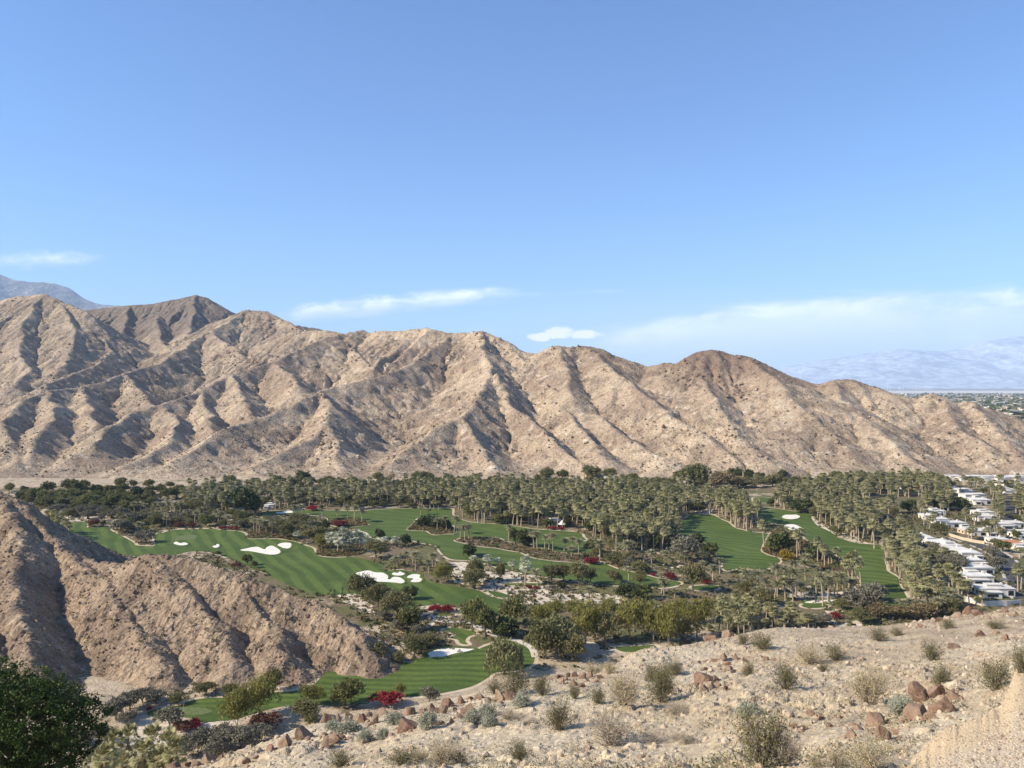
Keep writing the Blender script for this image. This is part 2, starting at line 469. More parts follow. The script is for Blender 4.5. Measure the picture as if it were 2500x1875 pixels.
def mountain():
    sp = 3.0
    xs = np.arange(-1560, 900, sp); ys = np.arange(845, 2780, sp)
    X, Y = np.meshgrid(xs, ys)
    wx = X + 10 * fbm(X / 70, Y / 70, 3, 3) + 4 * fbm(X / 18, Y / 18, 5, 2)
    wy = Y + 10 * fbm(X / 70, Y / 70, 11, 3) + 4 * fbm(X / 18, Y / 18, 13, 2)
    H = np.full_like(X, -60.0)
    crest = np.full_like(X, 1e9)
    slope = 0.66 + 0.12 * fbm(X / 150, Y / 150, 21, 2) - 0.16 * np.clip((X - 50) / 250, 0, 1)
    for rid, (reg, line) in enumerate(RIDGES):
        pts = [at_depth(*p) for p in PX(reg, line)]
        s0 = 0.0
        for a, b in zip(pts[:-1], pts[1:]):
            dx, dy = b[0] - a[0], b[1] - a[1]
            L = math.hypot(dx, dy)
            top = max(a[2], b[2]) + 8
            reach = (top + 40) / 0.45
            # only the rows and columns this piece of crest can reach
            i0, i1 = np.searchsorted(ys, [min(a[1], b[1]) - reach, max(a[1], b[1]) + reach])
            j0, j1 = np.searchsorted(xs, [min(a[0], b[0]) - reach, max(a[0], b[0]) + reach])
            sl = (slice(i0, i1), slice(j0, j1))
            px, py = wx[sl] - a[0], wy[sl] - a[1]
            tt = (px * dx + py * dy) / (L * L)
            tc = np.clip(tt, 0, 1)
            d = np.hypot(px - tc * dx, py - tc * dy)
            side = np.where(px * dy - py * dx > 0, 7.0, 0.0)
            s = s0 + np.clip(tt, -0.6, 1.6) * L
            g = 1 - np.abs(vnoise(s / 26 + side, d / 160 + rid * 3.1, rid) * 2 - 1)
            g2 = 1 - np.abs(vnoise(s / 11 + side, d / 70 + rid * 1.7, rid + 99) * 2 - 1)
            k = 1 + 0.20 * (g - 0.55) * np.clip(d / 25, 0, 1) + 0.10 * (g2 - 0.5) * np.clip(d / 12, 0, 1)
            de = np.sqrt(d * d + 2) - 1.4
            h = a[2] + tc * (b[2] - a[2]) - slope[sl] * de * k + 0.0006 * np.minimum(de, 150) ** 2 * 0.6
            H[sl] = np.maximum(H[sl], h)
            crest[sl] = np.minimum(crest[sl], d)
            s0 += L
    # scree apron that eases the slopes onto the valley floor
    ap = np.clip((Y - 868 - 14 * fbm(X / 60, Y / 60, 31, 3)) * 0.055, -4, 30)
    k = 7.0
    m = np.maximum(H, ap)
    H = m + np.log(np.exp((H - m) / k) + np.exp((ap - m) / k)) * k
    rough = np.clip(H / 25, 0.12, 1)
    near_crest = np.clip(crest / 30, 0.35, 1)
    H = H + rough * near_crest * (6.0 * (ridged(X / 44, Y / 44, 41, 5, .55) - 0.66) + 2.5 * (ridged(X / 15, Y / 15, 47, 4, 0.6) - 0.66))
    H = carve(H, sp, 7, .12, 1.7, 4)
    crag = np.clip(fbm(X / 60, Y / 60, 57, 3) * 2 + .35, 0, 1)
    H = H + rough * near_crest * crag * 6.0 * (ridged(X / 17, Y / 17, 47, 5, 0.65) - 0.68) + rough * 1.2 * fbm(X / 7, Y / 7, 53, 3, .6)
    band = (H * .9 + X * .22 - Y * .12 + 9 * fbm(X / 50, Y / 50, 63, 3)) / 13.0
    fr = band - np.floor(band)
    H = H + rough * near_crest * np.clip(crag - .25, 0, 1) * 3.4 * (np.clip((fr - .62) / .38, 0, 1) - fr * .38 - .02)
    H = np.where(Y < 862, H - (862 - Y) * 0.5, H)
    V = np.stack([X, Y, H], -1).reshape(-1, 3)
    F = grid_faces(*X.shape)
    keep = ~((H[:-1, :-1] < -3) & (H[1:, 1:] < -3)).ravel()
    F = F[keep]
    used = np.unique(F); re = np.zeros(len(V), np.int64); re[used] = np.arange(len(used))
    return V[used], re[F], (xs, ys, H)


V, F, MTN = mountain()
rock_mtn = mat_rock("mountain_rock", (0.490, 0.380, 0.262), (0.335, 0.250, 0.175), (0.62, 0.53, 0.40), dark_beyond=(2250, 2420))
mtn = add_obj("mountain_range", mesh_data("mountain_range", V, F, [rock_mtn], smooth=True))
tag(mtn, kind='structure')


def mtn_h(x, y):
    xs, ys, H = MTN
    i = np.clip(np.searchsorted(ys, y), 0, len(ys) - 1); j = np.clip(np.searchsorted(xs, x), 0, len(xs) - 1)
    return H[i, j]


# ------------------------------------------------------------------ far ranges, faded by the air, the right one also by its colour
def far_range(name, line, D, depth, seed, mat, base=-20):
    pts = [at_depth(px, py, D) for px, py in line]
    px_ = np.array([p[0] for p in pts]); pz_ = np.array([p[2] for p in pts])
    xs = np.linspace(px_[0], px_[-1], 420); ys = np.linspace(D - depth, D + depth, 150)
    X, Y = np.meshgrid(xs, ys)
    top = np.interp(X + 250 * fbm(X / 1500, Y / 1500, seed, 3), px_, pz_)
    q = np.abs(Y - D) / depth
    r = ridged(X / (depth * .45), Y / (depth * .8), seed + 3, 5, 0.55)
    H = top * (1 - q ** 0.9) * (0.72 + 0.5 * (r - 0.45) * np.clip(q * 4, 0.12, 1)) / 0.72 + base
    H = np.where(Y > D, top * (1 - q), H)
    o = add_obj(name, mesh_data(name, np.stack([X, Y, H], -1).reshape(-1, 3), grid_faces(*X.shape), [mat], smooth=True))
    tag(o, kind='structure')


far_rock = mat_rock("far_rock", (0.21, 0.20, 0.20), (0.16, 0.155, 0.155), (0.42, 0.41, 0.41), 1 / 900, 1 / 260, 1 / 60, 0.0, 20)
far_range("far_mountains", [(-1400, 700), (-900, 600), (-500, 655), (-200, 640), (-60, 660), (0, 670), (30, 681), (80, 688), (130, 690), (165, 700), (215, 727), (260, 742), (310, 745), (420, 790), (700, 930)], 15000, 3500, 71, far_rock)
far_pale = mat_rock("far_pale_rock", (0.40, 0.43, 0.50), (0.37, 0.40, 0.47), (0.50, 0.52, 0.57), 1 / 2500, 1 / 900, 1 / 250, 0.0, 4)  # haze painted into the rock: pale bluish grey with little contrast
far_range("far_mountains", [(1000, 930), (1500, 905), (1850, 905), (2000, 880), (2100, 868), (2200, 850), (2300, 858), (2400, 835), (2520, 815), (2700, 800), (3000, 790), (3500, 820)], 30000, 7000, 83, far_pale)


# ------------------------------------------------------------------ haze
def haze_box():
    V = [(sx, sy, sz) for sz in (-22, 3200) for sy in (-1500, 39000) for sx in (-24000, 34000)]
    F = [(0, 2, 3, 1), (4, 5, 7, 6), (0, 1, 5, 4), (2, 6, 7, 3), (0, 4, 6, 2), (1, 3, 7, 5)]
    m = bpy.data.materials.new("haze_air"); m.use_nodes = True
    nt = m.node_tree
    for n in list(nt.nodes):
        nt.nodes.remove(n)
    out = nt.nodes.new('ShaderNodeOutputMaterial')
    v = nt.nodes.new('ShaderNodeVolumePrincipled')
    v.inputs['Color'].default_value = (0.55, 0.75, 1.0, 1)
    v.inputs['Density'].default_value = HAZE
    v.inputs['Anisotropy'].default_value = 0.0
    nt.links.new(v.outputs[0], out.inputs['Volume'])
    o = add_obj("haze", mesh_data("haze", V, np.array(F), [m]))
    tag(o, 'thin blue haze filling the whole valley air', 'haze', None, 'stuff')


HAZE = 3.2e-5
if HAZE:
    haze_box()
# ------------------------------------------------------------------ golf course ground
from mathutils.geometry import tessellate_polygon


def smooth_ring(P, n=5):
    P = np.asarray(P, float); out = []
    N = len(P)
    for i in range(N):
        a, b, c, d = P[i - 1], P[i], P[(i + 1) % N], P[(i + 2) % N]
        for t in np.arange(n) / n:
            out.append(0.5 * ((2 * b) + (c - a) * t + (2 * a - 5 * b + 4 * c - d) * t * t + (3 * b - a - 3 * c + d) * t ** 3))
    return np.array(out)


def ring_offset(P, d):
    P = np.asarray(P)
    area = 0.5 * np.sum(P[:, 0] * np.roll(P[:, 1], -1) - np.roll(P[:, 0], -1) * P[:, 1])
    t = np.roll(P, -1, 0) - np.roll(P, 1, 0)
    t /= np.maximum(np.linalg.norm(t, axis=1, keepdims=True), 1e-6)
    n = np.stack([t[:, 1], -t[:, 0]], 1) * (1 if area > 0 else -1)
    return P + n * d


def ground_ring(parts, z=0.0):
    """outline on the ground from (region, points) pairs of the photo"""
    pts = []
    for reg, pp in parts:
        pts += [at(x, y, z) for x, y in PX(reg, pp)]
    return np.array(pts)


def patch(name, ring, z, mat, smooth=True, wobble=0.0, label=None, cat=None, kind='structure', group=None):
    P = smooth_ring(ring) if smooth else np.asarray(ring, float)
    if wobble:
        P = P + np.stack([fbm(P[:, 0] / 5, P[:, 1] / 5, 5, 2), fbm(P[:, 0] / 5, P[:, 1] / 5, 8, 2)], 1) * wobble
    tris = tessellate_polygon([[Vector((p[0], p[1], 0)) for p in P]])
    V = np.concatenate([P, np.full((len(P), 1), z)], 1)
    F = np.array([t for t in tris])
    a, b, c = V[F[:, 0]], V[F[:, 1]], V[F[:, 2]]
    flip = np.cross(b - a, c - a)[:, 2] < 0
    F[flip] = F[flip][:, ::-1]
    o = add_obj(name, mesh_data(name, V, F, [mat]))
    tag(o, label, cat, group, kind)
    return P


def grass_material(name, ang, width, curve=0.0, base=((0.052, 0.084, 0.017), (0.104, 0.145, 0.030))):
    m, t, b = material(name, 0.8)
    p = geo_pos(t)
    x, y, z = t.xyz(p)
    ca, sa = math.cos(ang), math.sin(ang)
    wob = t.m('MULTIPLY', t.m('SUBTRACT', t.noise(p, 1 / 70, 2), 0.5), curve)
    s = t.m('ADD', t.m('ADD', t.m('MULTIPLY', x, ca), t.m('MULTIPLY', y, sa)), wob)
    w = t.m('SINE', t.m('MULTIPLY', s, 2 * math.pi / width))
    n1 = t.noise(p, 1 / 26, 5, 0.65); n2 = t.noise(p, 1 / 2.0, 4, 0.7)
    fade = t.ramp(t.noise(p, 1 / 45, 2), 0.3, 0.55)
    k = t.m('ADD', t.m('MULTIPLY', t.ramp(w, -0.5, 0.5), t.m('MULTIPLY', fade, 0.75)), t.m('MULTIPLY', t.ramp(n1, .3, .7), 0.45))
    c = t.mix(k, *base)
    c = t.mix(t.ramp(n2, 0.35, 0.75, 0.0, 0.35), c, tuple(q * 0.6 for q in base[0]))
    c = t.mix(t.ramp(t.noise(p, 1 / 18, 5, 0.7), 0.56, 0.74, 0, 0.5), c, (0.14, 0.165, 0.05))
    t.put(b.inputs['Base Color'], c)
    bump(t, b, t.m('ADD', n2, t.noise(p, 1 / 8, 2)), 0.25)
    return m


def plain(name, c1, c2, scale=0.5, rough=0.9, bump_d=0.1, c3=None):
    m, t, b = material(name, rough)
    p = geo_pos(t)
    n = t.noise(p, scale, 5, 0.65)
    c = t.mix(t.ramp(n, 0.35, 0.65), c1, c2)
    if c3:
        c = t.mix(t.ramp(t.noise(p, scale * 4.3, 3), 0.52, 0.62), c, c3)
    t.put(b.inputs['Base Color'], c)
    if bump_d:
        bump(t, b, t.noise(p, scale * 3, 4), bump_d)
    return m


M_BUNKER = plain("white_sand", (0.76, 0.71, 0.61), (0.66, 0.61, 0.51), 0.3, 0.95, 0.25)
M_RIM = plain("sandy_edge", (0.55, 0.45, 0.32), (0.44, 0.35, 0.24), 0.2, 0.95, 0.2)
M_SAND = plain("desert_sand", (0.62, 0.54, 0.42), (0.50, 0.42, 0.31), 0.12, 0.95, 0.3, (0.34, 0.27, 0.19))
M_MULCH = plain("planting_soil", (0.13, 0.09, 0.06), (0.22, 0.16, 0.11), 0.25, 0.95, 0.3)
M_PATH = plain("path_concrete", (0.58, 0.51, 0.42), (0.52, 0.45, 0.36), 0.3, 0.9, 0.02)
M_GREEN = grass_material("green_grass", 0.4, 1.8, 0, ((0.115, 0.140, 0.052), (0.135, 0.160, 0.060)))
GA = grass_material("fairway_grass", RAD(28), 8.5, 14)
GB = grass_material("fairway_grass", RAD(65), 13.0, 45, ((0.064, 0.096, 0.020), (0.092, 0.130, 0.028)))
GC = grass_material("fairway_grass", RAD(62), 8.5, 60)
GD = grass_material("fairway_grass", RAD(40), 9.0, 60)
GE = grass_material("fairway_grass", RAD(86), 4.6, 20)

FAIRWAYS = [
    ("A", GA, [('A', [(660, 545), (840, 540), (850, 590), (950, 592), (1060, 578), (1085, 620), (1200, 680), (1300, 735), (1330, 765), (1440, 772), (1510, 765), (1510, 665), (1600, 640), (1700, 615), (1900, 608), (2100, 605)]),
               ('B', [(150, 618), (300, 625), (385, 645), (415, 695), (500, 705), (640, 702), (760, 710), (880, 730), (960, 760), (1050, 790), (1075, 830), (1120, 870), (1250, 885), (1400, 880)]),
               ('F', [(180, 80), (300, 85), (420, 120), (540, 160), (530, 190), (560, 215), (700, 205), (820, 225), (910, 245), (950, 290), (1040, 325), (1200, 360), (1350, 385), (1480, 410), (1600, 470), (1740, 500), (1800, 540), (1790, 600), (1700, 640), (1560, 600), (1400, 580), (1250, 560), (1050, 545), (900, 555), (800, 575), (700, 560), (500, 480), (300, 440), (120, 445), (0, 445), (-100, 440)]),
               ('B', [(900, 1190), (700, 1100), (560, 1010), (480, 1000), (400, 960), (250, 900), (120, 850), (0, 830)]),
               ('A', [(1850, 830), (1600, 880), (1300, 870), (1000, 830), (860, 780), (700, 640)])]),
    ("B", GB, [('B', [(560, 440), (700, 430), (900, 420), (1240, 425), (1500, 430), (1700, 415), (2000, 405)]),
               ('C', [(60, 405), (300, 405), (410, 410), (420, 470), (520, 520), (640, 545), (800, 555), (900, 565), (1040, 580), (1200, 605), (1400, 620), (1650, 640), (1700, 690), (1820, 770), (1860, 830), (1830, 900), (2000, 985)]),
               ('G', [(900, 210), (1100, 255), (1240, 290), (1420, 320), (1440, 345), (1300, 380), (1140, 375), (950, 365), (760, 355), (600, 345), (480, 320), (300, 300)]),
               ('F', [(1960, 250), (1800, 215), (1650, 180), (1500, 130), (1350, 112), (1200, 100)]),
               ('C', [(320, 850), (250, 770), (130, 745), (0, 710)]),
               ('B', [(1900, 690), (1640, 690), (1580, 640), (1400, 600), (1230, 590), (1220, 555), (1200, 500), (1150, 480), (1000, 470), (860, 470), (620, 470)])]),
    ("C", GC, [('D', [(620, 540), (700, 500), (760, 460), (860, 465), (960, 470), (1050, 515), (1110, 540), (1170, 590), (1250, 615), (1340, 635), (1450, 645), (1510, 660), (1480, 720), (1450, 790), (1450, 820), (1560, 870), (1620, 920), (1500, 990)]),
               ('G', [(2212, 200), (2000, 195), (1900, 215), (1860, 180), (1850, 110), (1760, 20)]),
               ('D', [(960, 760), (860, 740), (740, 720), (640, 660), (580, 600)])]),
    ("D", GD, [('D', [(1390, 400), (1480, 395), (1600, 408), (1700, 425), (1800, 440), (1920, 460), (1925, 500), (1980, 570), (2080, 620), (2180, 680)]),
               ('E', [(400, 690), (560, 740), (700, 755), (820, 770), (830, 830), (860, 900)]),
               ('H', [(1110, 150), (1145, 280), (1160, 330), (1240, 380), (1250, 430), (1280, 480), (1320, 560), (1330, 625), (1140, 625), (1060, 560), (930, 460), (890, 330), (830, 260), (760, 200), (660, 160), (560, 100), (480, 40), (400, -10)]),
               ('D', [(1600, 560), (1480, 540), (1410, 500), (1400, 450)])]),
    ("E", GE, [(5, [(0, 398), (100, 378), (200, 366), (330, 357), (430, 353), (530, 345), (600, 335), (700, 322), (760, 305), (880, 278), (960, 248), (1040, 222), (1110, 212), (1170, 237), (1215, 270), (1238, 305), (1235, 350), (1180, 388), (1080, 405), (1000, 415), (950, 450), (880, 488), (800, 512), (700, 532), (600, 548), (430, 562), (300, 575), (150, 602)]),
               (4, [(2212, 590), (2150, 603), (1780, 607), (1640, 625), (1400, 695), (1320, 700), (1220, 712), (1160, 690), (1090, 680), (960, 690), (880, 655), (960, 625), (1100, 605), (1120, 585), (1250, 563), (1400, 560), (1640, 530), (1750, 523), (1860, 493), (1910, 458), (1950, 405), (2080, 374)])]),
    ("F", GA, [('F', [(1130, 800), (1200, 770), (1270, 768), (1340, 790), (1440, 805), (1440, 835), (1370, 860), (1345, 900), (1370, 935), (1300, 925), (1270, 890), (1200, 870), (1250, 835)])]),
    ("G", GB, [('E', [(770, 195), (900, 200), (1060, 215), (1190, 235), (1180, 255), (1000, 250), (820, 235)])]),
    ("H", GB, [('D', [(1360, 300), (1450, 295), (1560, 310), (1570, 345), (1450, 350), (1370, 335)])]),
    ("I", GB, [('H', [(500, 590), (560, 578), (680, 590), (700, 600), (620, 615), (520, 610)])]),
    ("J", GB, [('G', [(1560, 365), (1780, 355), (1820, 380), (1740, 405), (1600, 405)])]),
    ("K", GA, [('F', [(1700, 340), (1800, 335), (2000, 335), (2160, 340), (2120, 358), (1900, 360), (1760, 356)])]),
    ("L", GA, [('F', [(1570, 420), (1640, 415), (1760, 450), (1790, 470), (1700, 478), (1620, 455)])]),
    ("M", GA, [('F', [(1030, 635), (1100, 625), (1200, 630), (1240, 645), (1160, 655), (1070, 652)])]),
    ("N", GB, [('G', [(820, 960), (1000, 950), (1180, 940), (1200, 985), (1000, 1010), (860, 1000)])]),
]
FAIR_RINGS = {}
for key, gm, parts in FAIRWAYS:
    ring = ground_ring(parts)
    S = smooth_ring(ring, 4)
    patch("sand_edging", ring_offset(S, 1.5), 0.03, M_RIM, False, 0.8)
    FAIR_RINGS[key] = patch("fairway", S, 0.06, gm, False)

GREENS = [('A', [(1700, 700), (1760, 675), (1850, 662), (1920, 670), (1900, 705), (1800, 715), (1720, 715)]),
          (4, [(910, 652), (960, 634), (1050, 621), (1180, 620), (1265, 635), (1262, 650), (1200, 665), (1120, 667), (970, 670)]),
          ('D', [(1440, 415), (1520, 405), (1580, 420), (1520, 432), (1450, 430)])]
for reg, pts in GREENS:
    patch("putting_green", ground_ring([(reg, pts)]), 0.10, M_GREEN)

BEDS = [[('B', [(1225, 560), (1260, 575), (1340, 590), (1450, 582), (1570, 570), (1590, 550), (1500, 510), (1350, 500), (1250, 520)])],
        [('C', [(-20, 612), (80, 618), (170, 628), (230, 662), (330, 655), (430, 652), (440, 610), (380, 560), (220, 520), (90, 500), (40, 560)])],
        [('C', [(440, 720), (560, 750), (680, 775), (820, 790), (960, 815), (1080, 835), (1140, 860), (1200, 885), (1340, 910), (1500, 925), (1640, 935), (1750, 950), (1850, 940), (1840, 880), (1700, 840), (1640, 850), (1400, 830), (1260, 790), (1180, 760), (1000, 740), (930, 720), (840, 690), (700, 690), (560, 690)])],
        [('D', [(1450, 815), (1500, 850), (1560, 872), (1640, 890), (1760, 880), (1850, 850), (1960, 850), (2040, 830), (1960, 760), (1800, 690), (1650, 600), (1560, 600), (1490, 720)])],
        [('H', [(440, 240), (520, 290), (640, 310), (760, 330), (880, 390), (940, 440), (900, 350), (840, 260), (760, 220), (640, 200), (520, 180)])],
        [('B', [(420, 690), (500, 695), (640, 690), (760, 700), (900, 720), (880, 640), (700, 600), (500, 600), (430, 640)])],
        [('B', [(1090, 840), (1150, 870), (1300, 875), (1450, 868), (1550, 840), (1560, 780), (1400, 740), (1200, 760)])]]
BED_RINGS = []
for i, parts in enumerate(BEDS):
    ring = smooth_ring(ground_ring(parts), 4)
    if i < 5:
        patch("sand_edging", ring_offset(ring, 1.2), 0.09, M_RIM, False, 0.6)
    BED_RINGS.append(patch("planting_bed", ring, 0.12, M_MULCH, False))

SANDS = [[('F', [(1150, 100), (1200, 130), (1350, 130), (1500, 190), (1660, 215), (1850, 225), (1980, 240), (2090, 320), (2180, 380), (2200, 440)]), ('G', [(480, 430), (700, 440), (900, 470), (920, 520), (700, 540), (400, 530), (100, 540)]), ('F', [(2000, 545), (1850, 530), (1750, 490), (1620, 455), (1500, 400), (1560, 350), (1380, 350), (1240, 330), (1210, 240), (1230, 170)])],
         [('F', [(890, 640), (960, 620), (1000, 600), (1230, 600), (1320, 560), (1260, 620), (1250, 660), (1200, 680), (1240, 715), (1150, 715), (1060, 700), (980, 660), (970, 690), (1040, 730), (920, 760)])],
         [('F', [(100, 460), (240, 430), (300, 470), (420, 560), (480, 640), (400, 620), (250, 560)])],
         [('A', [(640, 530), (860, 520), (900, 500), (830, 450), (1000, 440), (1250, 470), (1400, 500), (1600, 500), (1400, 470), (1200, 450), (900, 430), (700, 470)])],
         [('D', [(770, 395), (940, 395), (955, 445), (880, 470), (800, 460)])],
         [('E', [(130, 500), (180, 570), (300, 640), (400, 680), (580, 735), (700, 752), (640, 700), (420, 640), (300, 580), (200, 530)])],
         [('H', [(1150, 300), (1180, 350), (1240, 385), (1290, 480), (1340, 560), (1420, 600), (1450, 660), (1340, 640), (1330, 560), (1260, 470), (1230, 400), (1160, 350)])],
         [('H', [(330, 460), (450, 480), (560, 510), (700, 500), (860, 490), (900, 520), (700, 540), (560, 540), (400, 530)])],
         [('H', [(660, 660), (740, 620), (800, 640), (720, 680), (800, 730), (940, 710), (900, 770), (760, 780), (680, 720)])],
         [(4, [(700, 830), (830, 700), (960, 680), (1220, 712), (1400, 690), (1440, 720), (1300, 745), (1200, 790), (1080, 840)])],
         [('G', [(500, 910), (650, 920), (850, 960), (1230, 935), (1240, 960), (900, 1000), (560, 990)])]]
for parts in SANDS:
    patch("sandy_wash", ground_ring(parts), 0.045, M_SAND, True, 1.5)

PATHS = [[(5, (875, 130)), (5, (940, 165)), (5, (1040, 203)), (5, (1110, 215)), (5, (1170, 235)), (5, (1225, 268)), (5, (1245, 320))],
         [('F', (880, 640)), ('F', (990, 690)), ('F', (1150, 710)), ('F', (1340, 720)), ('F', (1480, 760)), ('F', (1620, 830)), ('F', (1720, 870))],
         [('B', (1560, 415)), ('B', (1800, 398)), ('C', (0, 392)), ('C', (300, 398)), ('C', (440, 385)), ('C', (520, 370))],
         [('C', (1700, 725)), ('C', (1800, 710)), ('C', (1900, 720))],
         [('G', (1370, 110)), ('G', (1430, 130)), ('G', (1450, 170)), ('G', (1340, 190))]]


def strip_patch(name, pts, width, z, mat, label=None, cat=None, kind='structure'):
    P = np.array(pts, float)
    Q = []
    for i in range(len(P) - 1):
        a, b, c, d = P[max(i - 1, 0)], P[i], P[i + 1], P[min(i + 2, len(P) - 1)]
        for t in np.arange(6) / 6:
            Q.append(0.5 * ((2 * b) + (c - a) * t + (2 * a - 5 * b + 4 * c - d) * t * t + (3 * b - a - 3 * c + d) * t ** 3))
    Q.append(P[-1]); Q = np.array(Q)
    T = np.gradient(Q, axis=0); T /= np.linalg.norm(T, axis=1, keepdims=True)
    N = np.stack([-T[:, 1], T[:, 0]], 1)
    L, R = Q + N * width / 2, Q - N * width / 2
    V = np.concatenate([np.concatenate([L, R]), np.full((2 * len(Q), 1), z)], 1)
    n = len(Q); i = np.arange(n - 1)
    F = np.stack([i, i + n, i + n + 1, i + 1], 1)
    o = add_obj(name, mesh_data(name, V, F, [mat]))
    tag(o, label, cat, None, kind)
    return Q, N


for i, pts in enumerate(PATHS):
    strip_patch("cart_path", [at(*PX(r, [p])[0]) for r, p in pts], 2.6, 0.14 + .006 * i, M_PATH)

BUNKERS = [
    ("small white sand bunker with lobed edge left of the left green's slope", 'A', [(1690, 750), (1720, 730), (1760, 745), (1800, 738), (1838, 752), (1815, 768), (1750, 770)]),
    ("tiny white sand bunker alone between two larger ones on the left fairway", 'B', [(68, 775), (105, 765), (110, 755), (140, 757), (142, 780), (110, 795), (85, 790)]),
    ("long white sand bunker with two humps on the left fairway", 'B', [(340, 812), (400, 798), (460, 785), (520, 782), (580, 805), (600, 785), (650, 770), (700, 790), (742, 825), (715, 855), (640, 862), (560, 850), (440, 828), (370, 825)]),
    ("rounded white sand bunker just right of the long two-humped one", 'B', [(705, 765), (740, 745), (800, 740), (842, 748), (845, 775), (820, 800), (770, 798), (740, 785)]),
    ("largest white sand bunker with scalloped edge, behind the olive mesquites", 'F', [(265, 243), (330, 222), (400, 212), (460, 230), (540, 235), (590, 265), (595, 300), (640, 275), (710, 282), (755, 320), (720, 343), (640, 335), (500, 328), (380, 330), (310, 300), (320, 270)]),
    ("small three-lobed white bunker above the largest scalloped bunker", 'F', [(620, 243), (650, 232), (680, 236), (700, 218), (730, 232), (757, 243), (735, 262), (690, 268), (640, 262)]),
    ("white sand bunker with a notch, right end of the scalloped bunkers", 'F', [(768, 275), (820, 250), (880, 250), (905, 258), (900, 280), (925, 300), (900, 328), (840, 332), (800, 320), (830, 295), (790, 292)]),
    ("white sand bunker with wavy top on the far right fairway", 'D', [(1632, 490), (1660, 470), (1720, 468), (1780, 468), (1815, 485), (1790, 505), (1730, 515), (1660, 508)]),
    ("white sand bunker partly hidden by fan palms on the far right fairway", 'D', [(1650, 575), (1720, 560), (1780, 570), (1840, 605), (1820, 625), (1760, 628), (1700, 610)]),
    ("small pale bunker on the distant strip of grass below the mountain", 'E', [(945, 212), (980, 202), (1030, 208), (1020, 220), (970, 222)]),
    ("narrow white bunker in front of the dark evergreens, mid left", 'B', [(690, 445), (740, 442), (790, 430), (850, 430), (858, 450), (800, 455), (720, 460)]),
    ("large pale waste bunker at the head of the nearest fairway", 5, [(525, 343), (605, 320), (600, 295), (680, 268), (760, 264), (830, 268), (882, 271), (840, 288), (760, 302), (700, 320), (640, 323)]),
    ("long pale bunker at the foot of the leaning date palms", 'H', [(510, 572), (600, 556), (700, 552), (770, 550), (740, 572), (640, 582), (560, 582)]),
    ("small white bunker beside the grey willow, centre fairway's left edge", 'B', [(1620, 700), (1700, 692), (1800, 690), (1800, 705), (1740, 735), (1680, 715)]),
    ("small white bunker at the left end of the dark planting island", 'C', [(50, 518), (75, 505), (110, 512), (90, 525)]),
    ("tiny white bunker glimpsed behind the grey-olive trees, right of centre", 'D', [(690, 700), (720, 698), (745, 712), (725, 720)]),
    ("tiny white bunker between the olive mesquites above the bougainvillea", 'F', [(555, 480), (590, 485), (620, 483), (622, 500), (580, 505)]),
]
for lab, reg, pts in BUNKERS:
    ring = ground_ring([(reg, pts)])
    P = patch("sand_bunker", ring, 0.16, M_BUNKER, True, 0, lab, "sand bunker", 'structure')
    rows = [np.concatenate([ring_offset(P, d) if d else P, np.full((len(P), 1), z)], 1) for d, z in ((1.7, .09), (.6, .36), (.05, .42), (-.22, .17))]
    n = len(P); i = np.arange(n); F = np.concatenate([np.stack([i + k * n, (i + 1) % n + k * n, (i + 1) % n + (k + 1) * n, i + (k + 1) * n], 1) for k in range(3)])
    add_obj("bunker_lip", mesh_data("bunker_lip", np.concatenate(rows), F, [GA], smooth=True), COL.objects[-1])
# ------------------------------------------------------------------ plants: materials
def leaf_material(name, c1, c2, rough=0.7, trans=0.25, per_object=0.45):
    m, t, b = material(name, rough)
    oi = t.node('ShaderNodeObjectInfo')
    g = t.node('ShaderNodeNewGeometry')
    isl = g.outputs['Random Per Island']
    k = t.m('ADD', t.m('MULTIPLY', isl, 1 - per_object), t.m('MULTIPLY', oi.outputs['Random'], per_object))
    c = t.mix(k, c1, c2)
    t.put(b.inputs['Base Color'], c)
    tr = t.node('ShaderNodeBsdfTranslucent')
    t.put(tr.inputs[0], c)
    mx = t.node('ShaderNodeMixShader'); mx.inputs[0].default_value = trans
    out = m.node_tree.nodes['Material Output']
    t.l.new(b.outputs[0], mx.inputs[1]); t.l.new(tr.outputs[0], mx.inputs[2]); t.l.new(mx.outputs[0], out.inputs[0])
    return m


def bark_material(name, c1, c2):
    m, t, b = material(name, 0.95)
    tc = t.node('ShaderNodeTexCoord')
    n = t.noise(tc.outputs['Object'], 2.0, 4, 0.7)
    t.put(b.inputs['Base Color'], t.mix(n, c1, c2))
    return m


L_FAN = leaf_material("fan_palm_leaf", (0.165, 0.162, 0.070), (0.43, 0.390, 0.195), 0.5, 0.2)
L_SILVER = leaf_material("silver_palm_leaf", (0.29, 0.31, 0.21), (0.47, 0.48, 0.35), 0.5, 0.15)
L_DATE = leaf_material("date_palm_leaf", (0.165, 0.160, 0.080), (0.35, 0.325, 0.185), 0.5, 0.15)
L_SKIRT = leaf_material("dead_palm_leaf", (0.24, 0.18, 0.11), (0.38, 0.30, 0.19), 0.9, 0.05)
L_DARK = leaf_material("dark_leaf", (0.042, 0.056, 0.018), (0.115, 0.126, 0.042), 0.6, 0.12)
L_GREEN = leaf_material("green_leaf", (0.095, 0.102, 0.032), (0.225, 0.215, 0.078), 0.6, 0.32)
L_OLIVE = leaf_material("olive_leaf", (0.120, 0.114, 0.045), (0.245, 0.222, 0.098), 0.7, 0.32)
L_YELLOW = leaf_material("paloverde_leaf", (0.155, 0.148, 0.036), (0.285, 0.260, 0.078), 0.7, 0.35)
L_WILLOW = leaf_material("willow_leaf", (0.145, 0.145, 0.062), (0.245, 0.235, 0.108), 0.7, 0.25)
